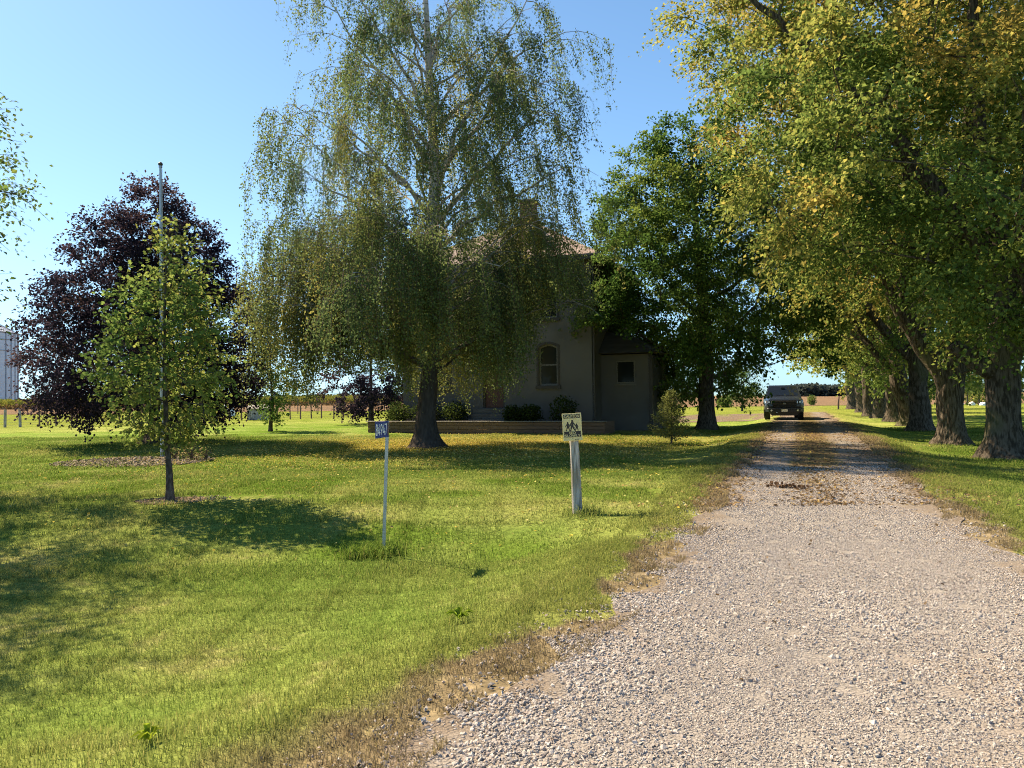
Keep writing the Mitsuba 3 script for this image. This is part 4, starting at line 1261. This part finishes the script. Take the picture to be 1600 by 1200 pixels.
# flag pole
fp = thing('flagpole', 'tall bare grey flagpole with round finial in the gravel bed', 'flagpole')
fx, fy = -10.15, 22.0
fz = z1(fx, fy)
obj('pole', tube(np.array([[fx, fy, fz - 0.1], [fx, fy, fz + 4], [fx - 0.02, fy, fz + 8.5]]), [0.055, 0.05, 0.036], 12), 'galvanised', fp, smooth=40)
ball = trimesh.creation.icosphere(2, 0.065)
obj('finial', move(ball, None, (fx - 0.02, fy, fz + 8.54)), 'trim_dark', fp, smooth=True)
obj('truck', move(m3.Manifold.cylinder(0.05, 0.05, 0.05, 16), None, (fx - 0.02, fy, fz + 8.44)), 'galvanised', fp)
obj('halyard', tube(np.array([[fx + 0.07, fy - 0.02, fz + 1.2], [fx + 0.06, fy - 0.02, fz + 5], [fx + 0.03, fy, fz + 8.4]]), [0.004] * 3, 4), 'white_paint', fp)
obj('cleat', move(vf(rbox(-0.02, 0.09, -0.015, 0.015, -0.06, 0.06, 0.006)), None, (fx + 0.03, fy, fz + 1.2)), 'galvanised', fp)


def disc(cx, cy, rx, ry, lift, seed, n=40):
    r = np.random.default_rng(seed)
    a = np.arange(n) * 2 * np.pi / n
    w = 1 + 0.22 * (meshkit.fbm(np.stack([np.cos(a) * 2, np.sin(a) * 2, a * 0 + seed], -1), 3) - 0.5) * 2
    P = []
    for q in (0.0, 0.35, 0.7, 1.0):
        P.append(np.stack([cx + rx * w * q * np.cos(a), cy + ry * w * q * np.sin(a)], -1))
    R = np.array(P)
    R = np.concatenate([R, R[:, :1]], 1)
    return sheet(R, lift)


obj('flower_bed', disc(-10.1, 20.3, 2.0, 1.6, 0.02, 1), 'soil_mat', kind='structure', label='gravelly oval bed round the flagpole')
r = np.random.default_rng(91)
n = 3400
a, q = r.random(n) * 6.28, np.sqrt(r.random(n))
x, y = -10.1 + 2.05 * q * np.cos(a), 20.3 + 1.65 * q * np.sin(a)
ss = 0.018 + 0.03 * r.random(n) ** 2
v, f, uv = stones(x, y, Z(x, y) + 0.02 + ss * 0.3, ss, 92, (octa, octf))
obj('bed_gravel', (v, f), 'chip_mat', uv=uv, kind='stuff', label='pale stone chips covering the flagpole bed', cat='gravel')
obj('dirt_ring', disc(-5.45, 12.2, 0.55, 0.42, 0.015, 2), 'soil_mat', kind='structure', label='bare dirt ring round the young maple')
n = 500
a, q = r.random(n) * 6.28, np.sqrt(r.random(n))
x, y = -5.3 + 0.75 * q * np.cos(a), 12.2 + 0.42 * q * np.sin(a)
ss = 0.008 + 0.014 * r.random(n) ** 2
v, f, uv = stones(x, y, Z(x, y) + 0.016 + ss * 0.3, ss, 93, (octa, octf))
obj('ring_mulch', (v, f), 'chip_mat', uv=uv, kind='stuff', label='pale crumbs of mulch round the young maple', cat='mulch')
for k, (x, y, h, lab) in enumerate([(-8.75, 20.7, 0.42, 'leggy dry plant at the right end of the flagpole bed'), (-8.25, 20.4, 0.36, 'low grey-green plant right of the leggy plant in the flagpole bed'), (-9.3, 20.9, 0.3, 'small plant behind the leggy plant in the flagpole bed')]):
    shrub('bed_plant', x, y, z1(x, y) + 0.02, 0.22, h * 0.6, 130, 0.06, [(0.12, 0.15, 0.05), (0.20, 0.17, 0.08)], 95 + k, lab, 'plant')

# ------------------------------------------------------------------ fences, posts, shed, bin
fence = thing('wire_fence', 'page wire pasture fence with dark posts across the left lawn', 'fence')
FA, FB = np.array([-36.6, 51.0]), np.array([-13.0, 71.0])
fpts = []
r = np.random.default_rng(101)
L = np.linalg.norm(FB - FA)
npst = 31
for k in range(npst):
    q = FA + (FB - FA) * (k / (npst - 1)) + r.normal(size=2) * 0.05
    z = z1(*q)
    h = 1.12 + 0.12 * r.random()
    fpts.append((q, z, h))
    big = k in (2, 3, 16)
    rad = 0.095 if big else 0.058
    obj('post', tube(np.array([[q[0], q[1], z - 0.2], [q[0] + 0.03 * r.normal(), q[1], z + h]]), [rad, rad * 0.92], 7), 'rust_brown' if not big else 'old_wood', fence)
for hz in (0.12, 0.32, 0.52, 0.74, 0.98):
    obj('wire', tube(np.array([[q[0], q[1], z + hz + 0.01 * r.normal()] for q, z, h in fpts]), [0.006] * npst, 4), 'steel_rib', fence)
fence2 = thing('field_fence', 'line of taller dark posts at the edge of the brown field', 'fence')
pts2 = []
for k in range(14):
    q = np.array([-34 + 2.6 * k, 92 + 0.15 * k]) + r.normal(size=2) * 0.1
    z = z1(*q)
    pts2.append((q, z))
    obj('post', tube(np.array([[q[0], q[1], z - 0.2], [q[0], q[1], z + 1.9]]), [0.06, 0.055], 6), 'rust_brown', fence2)
for hz in (0.6, 1.2, 1.75):
    obj('wire', tube(np.array([[q[0], q[1], z + hz] for q, z in pts2]), [0.007] * 14, 4), 'steel_rib', fence2)
x, y = 33.9, 79.0
obj('fence_post', tube(np.array([[x, y, z1(x, y) - 0.2], [x + 0.03, y, z1(x, y) + 0.7], [x + 0.10, y, z1(x, y) + 1.4]]), [0.09, 0.085, 0.08], 9, r, 0.08), 'rust_brown', smooth=40, label='single dark leaning post on the lawn right of the truck', cat='post')

# small shed and white-roofed hutch behind the purple maple
sh = thing('garden_shed', 'low grey shed with a pale roof behind the purple maple', 'shed')
x, y = -21.3, 64.0
z = z1(x, y)
w0 = box(-0.8, 0.8, -0.7, 0.7, 0, 0.95) - box(0.2, 0.45, -0.8, -0.5, 0.45, 0.8)
obj('wall', move(w0, None, (x, y, z)), 'old_wood', sh)
obj('roof', move(hullpts([(-0.9, -0.8, 0.95), (0.9, -0.8, 0.95), (-0.9, 0.8, 0.95), (0.9, 0.8, 0.95), (-0.9, 0, 1.3), (0.9, 0, 1.3)]), None, (x, y, z + 0.003)), 'trim_pale', sh)
obj('window', move(box(0.2, 0.45, -0.62, -0.6, 0.45, 0.8), None, (x, y, z)), 'pane_mat', sh)
hu = thing('white_hutch', 'white round-topped animal hutch in the pasture behind the fence', 'hutch')
x, y = -32.0, 84.5
z = z1(x, y)
th = np.linspace(0, np.pi, 15)
shell = m3.CrossSection([[(0.85 * math.cos(a), 1.25 * math.sin(a) ** 0.8) for a in th]]) - m3.CrossSection([[(0.78 * math.cos(a), -0.01 + 1.18 * math.sin(a) ** 0.8) for a in th]])
sm = shell.extrude(1.8).transform(np.array([[1, 0, 0, 0], [0, 0, -1, 0.9], [0, 1, 0, 0.0]]))
obj('shell', move(sm, None, (x, y, z)), 'white_paint', hu, smooth=40)
bk = m3.CrossSection([[(0.78 * math.cos(a), 1.18 * math.sin(a) ** 0.8) for a in th]]).extrude(0.06).transform(np.array([[1, 0, 0, 0], [0, 0, -1, 0.80], [0, 1, 0, 0.0]]))
obj('back', move(bk, None, (x, y, z)), 'white_paint', hu)
obj('floor', move(box(-0.7, 0.7, -0.85, 0.7, 0.0, 0.08), None, (x, y, z)), 'soil_mat', hu)

# grain bin
gb = thing('grain_bin', 'tall ribbed steel grain bin at the left edge beyond the field', 'grain bin')
R, H = 16.0, 25.2
bc = np.array([-181.6, 250.0])
az = np.linspace(0, 2 * np.pi, 145)
rings = []
for z in np.arange(0, H + 0.01, 0.6):
    for dz, dr_ in ((0, 0), (0.3, 0.035)):
        if z + dz <= H:
            rings.append(np.stack([bc[0] + (R + dr_) * np.cos(az), bc[1] + (R + dr_) * np.sin(az), np.full(145, z + dz)], -1))
Rg = np.array(rings)
n_, m_ = Rg.shape[:2]
i, j = np.meshgrid(np.arange(n_ - 1), np.arange(m_ - 1), indexing='ij')
p = (i * m_ + j).ravel()
obj('wall', (Rg.reshape(-1, 3), np.vstack([np.stack([p, p + 1, p + m_ + 1], 1), np.stack([p, p + m_ + 1, p + m_], 1)])), 'steel_sheet', gb, smooth=25)
for k in range(40):
    a = (k + 0.35) * 2 * np.pi / 40
    c_, s_ = math.cos(a), math.sin(a)
    mb = vf(box(0.0, 0.14, -0.09, 0.09, 0, H))
    obj('stiffener', (mb[0] @ np.array([[c_, -s_, 0], [s_, c_, 0], [0, 0, 1]]).T + [bc[0] + (R + 0.04) * c_, bc[1] + (R + 0.04) * s_, 0], mb[1]), 'steel_rib', gb)
rise = R * 0.56
cone = []
for q in (1.025, 0.7, 0.4, 0.08):
    cone.append(np.stack([bc[0] + R * q * np.cos(az), bc[1] + R * q * np.sin(az), np.full(145, H + 0.05 + (1.025 - q) * rise)], -1))
Rg = np.array(cone)
n_ = 4
i, j = np.meshgrid(np.arange(n_ - 1), np.arange(m_ - 1), indexing='ij')
p = (i * m_ + j).ravel()
rf = put('roof', mikit.ply((Rg.reshape(-1, 3), np.vstack([np.stack([p, p + 1, p + m_ + 1], 1), np.stack([p, p + m_ + 1, p + m_], 1)])), 'steel_sheet'), gb)
for k in range(60):
    a = k * 2 * np.pi / 60
    e = np.array([math.cos(a), math.sin(a)])
    obj('rib', tube(np.array([[*(bc + R * 1.02 * e), H + 0.12], [*(bc + R * 0.08 * e), H + 0.12 + 0.945 * rise]]), [0.07, 0.07], 4), 'steel_rib', rf)
for zz_ in (H - 0.15, H - 2.4, H - 6.0):
    obj('ring', tube(np.stack([bc[0] + (R + 0.2) * np.cos(az), bc[1] + (R + 0.2) * np.sin(az), np.full(145, zz_)], -1), [0.09] * 145, 4, cap=False), 'steel_rib', gb)
a0, a1 = -0.55, -1.1
st = np.array([[bc[0] + (R + 0.6 - 2.0 * t) * math.cos(a0 + (a1 - a0) * t), bc[1] + (R + 0.6 - 2.0 * t) * math.sin(a0 + (a1 - a0) * t), H - 5 + 8 * t] for t in np.linspace(0, 1, 9)])
obj('stair_rail', cat_mesh([tube(st + [0, 0, 1.0], [0.07] * 9, 5), tube(st, [0.12] * 9, 5)] + [tube(np.array([s, s + [0, 0, 1.0]]), [0.05, 0.05], 4) for s in st]), 'galvanised', gb)

# standing corn along the left horizon
r = np.random.default_rng(111)
n = 26000
x = -230 + 190 * r.random(n)
y = 216 + 26 * r.random(n) + 0.05 * (x + 100)
h = 2.0 + 0.9 * r.random(n)
pos = np.stack([x, y, h * r.random(n) ** 0.7], -1)
ax = r.normal(size=(n, 3)) * [0.6, 0.6, 0.4] + [0, 0, 0.5]
cols = np.where((pos[:, 2:] / h[:, None]) > 0.45, [[0.24, 0.25, 0.05]], [[0.20, 0.145, 0.07]]) * (0.7 + 0.6 * r.random((n, 1)))
v, f, c = leaf_mesh(pos, ax, r.normal(size=(n, 3)), 0.75 * (0.7 + 0.6 * r.random(n)), cols)
obj('standing_corn', (v, f), 'dry_leaf_mat', color=c, kind='stuff', label='strip of ripening corn along the left horizon', cat='corn')

# far tree lines
r = np.random.default_rng(121)


def far_wood(x0, x1, y0, h, n, seed, pal, label):
    r = np.random.default_rng(seed)
    x = x0 + (x1 - x0) * r.random(n)
    hh = h * (0.55 + 0.75 * meshkit.fbm(np.stack([x * 0.035, x * 0 + seed, x * 0], -1), 3))
    pos = np.stack([x, y0 + 30 * (r.random(n) - 0.5), hh * r.random(n) ** 0.75], -1)
    cols = np.array(pal)[r.integers(len(pal), size=n)] * (0.7 + 0.6 * r.random((n, 1)))
    v, f, c = leaf_mesh(pos, r.normal(size=(n, 3)) + [0, 0, 0.3], r.normal(size=(n, 3)), 2.6 * (0.6 + 0.8 * r.random(n)), cols)
    obj('far_wood', (v, f), 'leaf_mat', color=c, kind='stuff', label=label, cat='wood')


DK = [(0.060, 0.078, 0.072), (0.072, 0.09, 0.076), (0.056, 0.074, 0.08)]
far_wood(222, 330, 600, 8.0, 7000, 5, DK, 'dark bluish wood on the horizon right of the truck')
far_wood(90, 222, 900, 6.0, 5000, 6, DK, 'low far wood on the horizon behind the truck')
far_wood(330, 900, 900, 11, 9000, 7, DK, 'far wood on the horizon beyond the drive row')
far_wood(-420, 60, 900, 8, 6000, 8, DK, 'low wood along the horizon behind the house')

# white stones on the far right lawn
r = np.random.default_rng(131)
for k in range(6):
    x, y = 54.5 + 1.1 * k + r.normal() * 0.2, 93 + r.normal() * 0.6
    v, f, uv = stones(np.array([x]), np.array([y]), np.array([z1(x, y) + 0.12]), np.array([0.36 + 0.12 * r.random()]), 140 + k)
    obj('white_stone', (v, f), 'white_paint', label=f'{["first", "second", "third", "fourth", "fifth", "last"][k]} pale boulder from the left in the row on the far right lawn', cat='stone', group='pale boulders on the far right lawn')


# ------------------------------------------------------------------ pickup truck
def pickup():
    t = thing('pickup_truck', 'black pickup truck parked at the top of the drive, facing the camera', 'truck')
    px, py = 14.55, 40.6
    yaw = math.radians(-20.8 + 3.2)
    c, s = math.cos(yaw), math.sin(yaw)
    Rm = np.array([[c, -s, 0], [s, c, 0], [0, 0, 1.0]])
    zt = z1(14.9, 42)

    def P(mesh):
        return move(mesh, Rm, (px, py, zt))

    def add(name, mesh, mat, parent=t, smooth=35):
        return obj(name, P(mesh), mat, parent, smooth=smooth)
    front = hullpts([(sx * w, y, z) for sx in (-1, 1) for (w, y, z) in [(0.80, 0.02, 0.55), (0.84, 0.0, 0.80), (0.80, 0.03, 1.06), (0.97, 0.22, 0.55), (1.0, 0.26, 0.85), (0.95, 0.30, 1.08), (0.70, 0.16, 1.16), (0.99, 1.6, 0.55), (1.0, 1.6, 0.95), (0.94, 1.6, 1.20), (0.72, 1.6, 1.27)]])
    body = hullpts([(sx * w, y, z) for sx in (-1, 1) for (w, y, z) in [(0.98, 1.5, 0.50), (1.01, 1.5, 0.90), (0.94, 1.5, 1.22), (0.98, 5.75, 0.55), (1.01, 5.75, 0.95), (0.96, 5.75, 1.30)]])
    cab = hullpts([(sx * w, y, z) for sx in (-1, 1) for (w, y, z) in [(0.93, 1.45, 1.22), (0.93, 4.15, 1.24), (0.74, 2.30, 1.86), (0.70, 2.55, 1.91), (0.70, 3.55, 1.92), (0.76, 3.85, 1.84)]])
    shell = front + body + cab
    shell = shell - box(-0.88, 0.88, 4.25, 5.68, 0.80, 1.6)
    for sx in (-1, 1):
        for wy in (1.0, 4.75):
            shell = shell - m3.Manifold.cylinder(0.5, 0.50, 0.50, 28).rotate([0, 90, 0]).translate([0.66 if sx > 0 else -1.16, wy, 0.42])
    shell = shell - box(-0.60, 0.60, -0.1, 0.10, 0.70, 1.06)
    add('body', shell, 'car_paint', smooth=30)
    g = add('grille', rbox(-0.615, 0.615, 0.03, 0.09, 0.69, 1.07, 0.01), 'black_plastic')
    for k in range(4):
        add('bar', rbox(-0.58, 0.58, 0.012, 0.028, 0.735 + 0.082 * k, 0.765 + 0.082 * k, 0.004), 'trim_dark', g)
    add('badge', rbox(-0.07, 0.07, -0.006, 0.011, 0.86, 0.93, 0.004), 'steel_rib', g)
    bm = add('bumper', hullpts([(sx * w, y, z) for sx in (-1, 1) for (w, y, z) in [(0.80, -0.13, 0.46), (0.80, -0.14, 0.62), (0.97, 0.10, 0.46), (0.98, 0.10, 0.64), (0.80, 0.0, 0.67), (0.80, 0.1, 0.43)]]), 'car_paint')
    add('valance', hullpts([(sx * w, y, z) for sx in (-1, 1) for (w, y, z) in [(0.62, -0.08, 0.25), (0.80, -0.1, 0.46), (0.62, 0.25, 0.25), (0.84, 0.2, 0.45)]]), 'black_plastic', bm)
    add('trim_strip', rbox(-0.86, 0.86, -0.165, -0.12, 0.595, 0.625, 0.006), 'car_paint', bm)
    add('plate', rbox(-0.155, 0.155, -0.170, -0.142, 0.46, 0.59, 0.003), 'white_paint', bm)
    for sx in (-1, 1):
        h = add('headlight', hullpts([(sx * a, y, z) for (a, y, z) in [(0.63, 0.0, 0.90), (0.63, 0.0, 1.03), (0.93, 0.13, 0.92), (0.93, 0.16, 1.05), (0.98, 0.30, 0.96), (0.66, 0.2, 0.95), (0.95, 0.35, 1.03)]]), 'lamp_glass')
        add('reflector', move(m3.Manifold.cylinder(0.02, 0.045, 0.05, 14).rotate([90, 0, 0]), None, (sx * 0.78, 0.035, 0.975)), 'chrome_mat', h)
        add('fog_light', move(m3.Manifold.cylinder(0.03, 0.05, 0.05, 14).rotate([90, 0, 0]), None, (sx * 0.66, -0.12, 0.53)), 'lamp_glass', bm)
        m = add('mirror', hullpts([(sx * a, y, z) for (a, y, z) in [(1.10, 1.72, 1.24), (1.33, 1.74, 1.25), (1.10, 1.72, 1.47), (1.32, 1.74, 1.45), (1.13, 1.86, 1.26), (1.31, 1.86, 1.27), (1.13, 1.86, 1.44)]]), 'car_paint')
        add('arm', hullpts([(sx * a, y, z) for (a, y, z) in [(0.90, 1.76, 1.24), (1.14, 1.76, 1.27), (0.90, 1.84, 1.24), (1.14, 1.84, 1.27), (0.90, 1.8, 1.31), (1.14, 1.8, 1.34)]]), 'black_plastic', m)
        add('side_window', hullpts([(sx * a, y, z) for (a, y, z) in [(0.925, 2.0, 1.30), (0.925, 3.9, 1.30), (0.80, 2.5, 1.72), (0.80, 3.6, 1.72), (0.90, 2.0, 1.30), (0.90, 3.9, 1.30), (0.78, 2.5, 1.72), (0.78, 3.6, 1.72)]]), 'pane_mat')
        add('door_handle', rbox(sx * 0.99 - 0.03, sx * 0.99 + 0.03, 3.0, 3.2, 1.02, 1.05, 0.006), 'chrome_mat')
        for wy in (1.0, 4.75):
            prof = m3.Manifold.cylinder(0.27, 0.40, 0.40, 36) - m3.Manifold.cylinder(0.3, 0.25, 0.25, 28).translate([0, 0, -0.01])
            wl = add('wheel', move(prof.rotate([0, 90, 0]), None, (0.72 if sx > 0 else -0.99, wy, 0.40)), 'tyre_mat')
            add('rim', move(m3.Manifold.cylinder(0.20, 0.249, 0.249, 28).rotate([0, 90, 0]), None, (0.755 if sx > 0 else -0.955, wy, 0.40)), 'chrome_mat', wl)
    nrm = unit(np.array([0, -0.66, 0.75]))
    ws = hullpts([(sx * w, y + dy, z + dz) for sx in (-1, 1) for (w, y, z) in [(0.84, 1.53, 1.27), (0.70, 2.24, 1.83)] for dy, dz in ((-0.004, 0.006), (0.02, -0.02))])
    w = add('windshield', ws, 'pane_mat')
    for wx in (-0.35, 0.25):
        add('wiper', tube(np.array([[wx - 0.1, 1.55, 1.305], [wx + 0.38, 1.60, 1.345]]), [0.010, 0.008], 5), 'black_plastic', w)
    add('interior_mirror', rbox(-0.11, 0.11, 2.02, 2.05, 1.70, 1.765, 0.006), 'black_plastic', w)
    add('tow_hook', rbox(-0.42, -0.36, -0.16, -0.05, 0.40, 0.45, 0.008), 'chrome_mat', bm)
    add('axle', tube(np.array([[-0.75, 4.75, 0.40], [0.75, 4.75, 0.40]]), [0.07, 0.07], 8), 'black_plastic')
    add('underbody', box(-0.55, 0.55, 0.3, 5.4, 0.42, 0.52), 'black_plastic', smooth=False)


pickup()

# ------------------------------------------------------------------ fallen leaves and the leaf litter on the drive
r = np.random.default_rng(151)


def litter(x, y, size, pal, seed, flat=0.35, lift=0.03):
    r = np.random.default_rng(seed)
    n = len(x)
    pos = np.stack([x, y, Z(x, y) + lift * (0.4 + 0.9 * r.random(n))], -1)
    a = r.random(n) * 6.28
    ax = np.stack([np.cos(a), np.sin(a), r.normal(size=n) * flat], -1)
    up = np.stack([r.normal(size=n) * flat, r.normal(size=n) * flat, np.ones(n)], -1)
    cols = np.array(pal)[r.integers(len(pal), size=n)] * (0.7 + 0.6 * r.random((n, 1)))
    return leaf_mesh(pos, ax, up, size * (0.7 + 0.6 * r.random(n)), cols)


YEL = [(0.55, 0.45, 0.08), (0.48, 0.37, 0.08), (0.52, 0.47, 0.18), (0.36, 0.26, 0.10)]
BRN = [(0.18, 0.125, 0.07), (0.13, 0.095, 0.06), (0.25, 0.18, 0.10), (0.10, 0.075, 0.05)]
n = 23000
x, y = -2.0 + r.normal(size=n) * 4.6, 25.5 + r.normal(size=n) * 4.2
k = (y > 13) & (y < 34.2 - 0.38 * (x - 3))
n2 = 1500
x2, y2 = -9 + 16 * r.random(n2), 9 + 20 * r.random(n2)
k2 = x2 - SL * y2 < -1.4
X_, Y_ = np.concatenate([x[k], x2[k2]]), np.concatenate([y[k], y2[k2]])
v, f, c = litter(X_, Y_, 0.048, YEL, 152, lift=0.055)
obj('fallen_leaves', (v, f), 'dry_leaf_mat', color=c, kind='stuff', label='yellow birch leaves strewn over the lawn', cat='leaves')
n = 9000
y = 10.5 + 26 * r.random(n) ** 1.4
u = 0.30 + r.normal(size=n) * 0.33
sd = r.random(n)
u = np.where(sd < 0.30, edge_l(y) + r.normal(size=n) * 0.30, np.where(sd < 0.60, edge_r(y) + r.normal(size=n) * 0.55, u))
x = u + SL * y
v, f, c = litter(x, y, 0.055, BRN + [(0.30, 0.22, 0.09)], 153, lift=0.025)
nb = 120
yb = 4 + 10 * r.random(nb)
xb = SL * yb + (edge_l(yb) + (edge_r(yb) - edge_l(yb)) * r.random(nb))
v2, f2, c2 = litter(xb, yb, 0.036, BRN, 154, lift=0.03, flat=0.6)
obj('leaf_litter', cat_mesh([(v, f), (v2, f2)]), 'dry_leaf_mat', color=np.vstack([c, c2]), kind='stuff', label='brown leaf litter on the driveway and its edges', cat='leaves')
# the broken twig with dead leaves lying across the wheel track
fb = thing('fallen_branch', 'broken twig with brown dead leaves lying on the gravel', 'branch')
A, B = np.array([4.25, 12.75]), np.array([4.72, 12.25])
s = np.linspace(0, 1, 7)
pts = np.array([[*(A + (B - A) * t + r.normal(size=2) * 0.015), z1(*(A + (B - A) * t)) + 0.03] for t in s])
obj('stem', tube(pts, np.linspace(0.012, 0.005, 7), 6), 'twig_mat', fb, smooth=True)
n = 60
t = r.random(n)
q = A + (B - A) * t[:, None] + r.normal(size=(n, 2)) * 0.05
v, f, c = litter(q[:, 0], q[:, 1], 0.075, [(0.14, 0.09, 0.055), (0.10, 0.065, 0.042)], 155, flat=0.9, lift=0.06)
obj('leaf', (v, f), 'dry_leaf_mat', fb, color=c, kind='stuff')
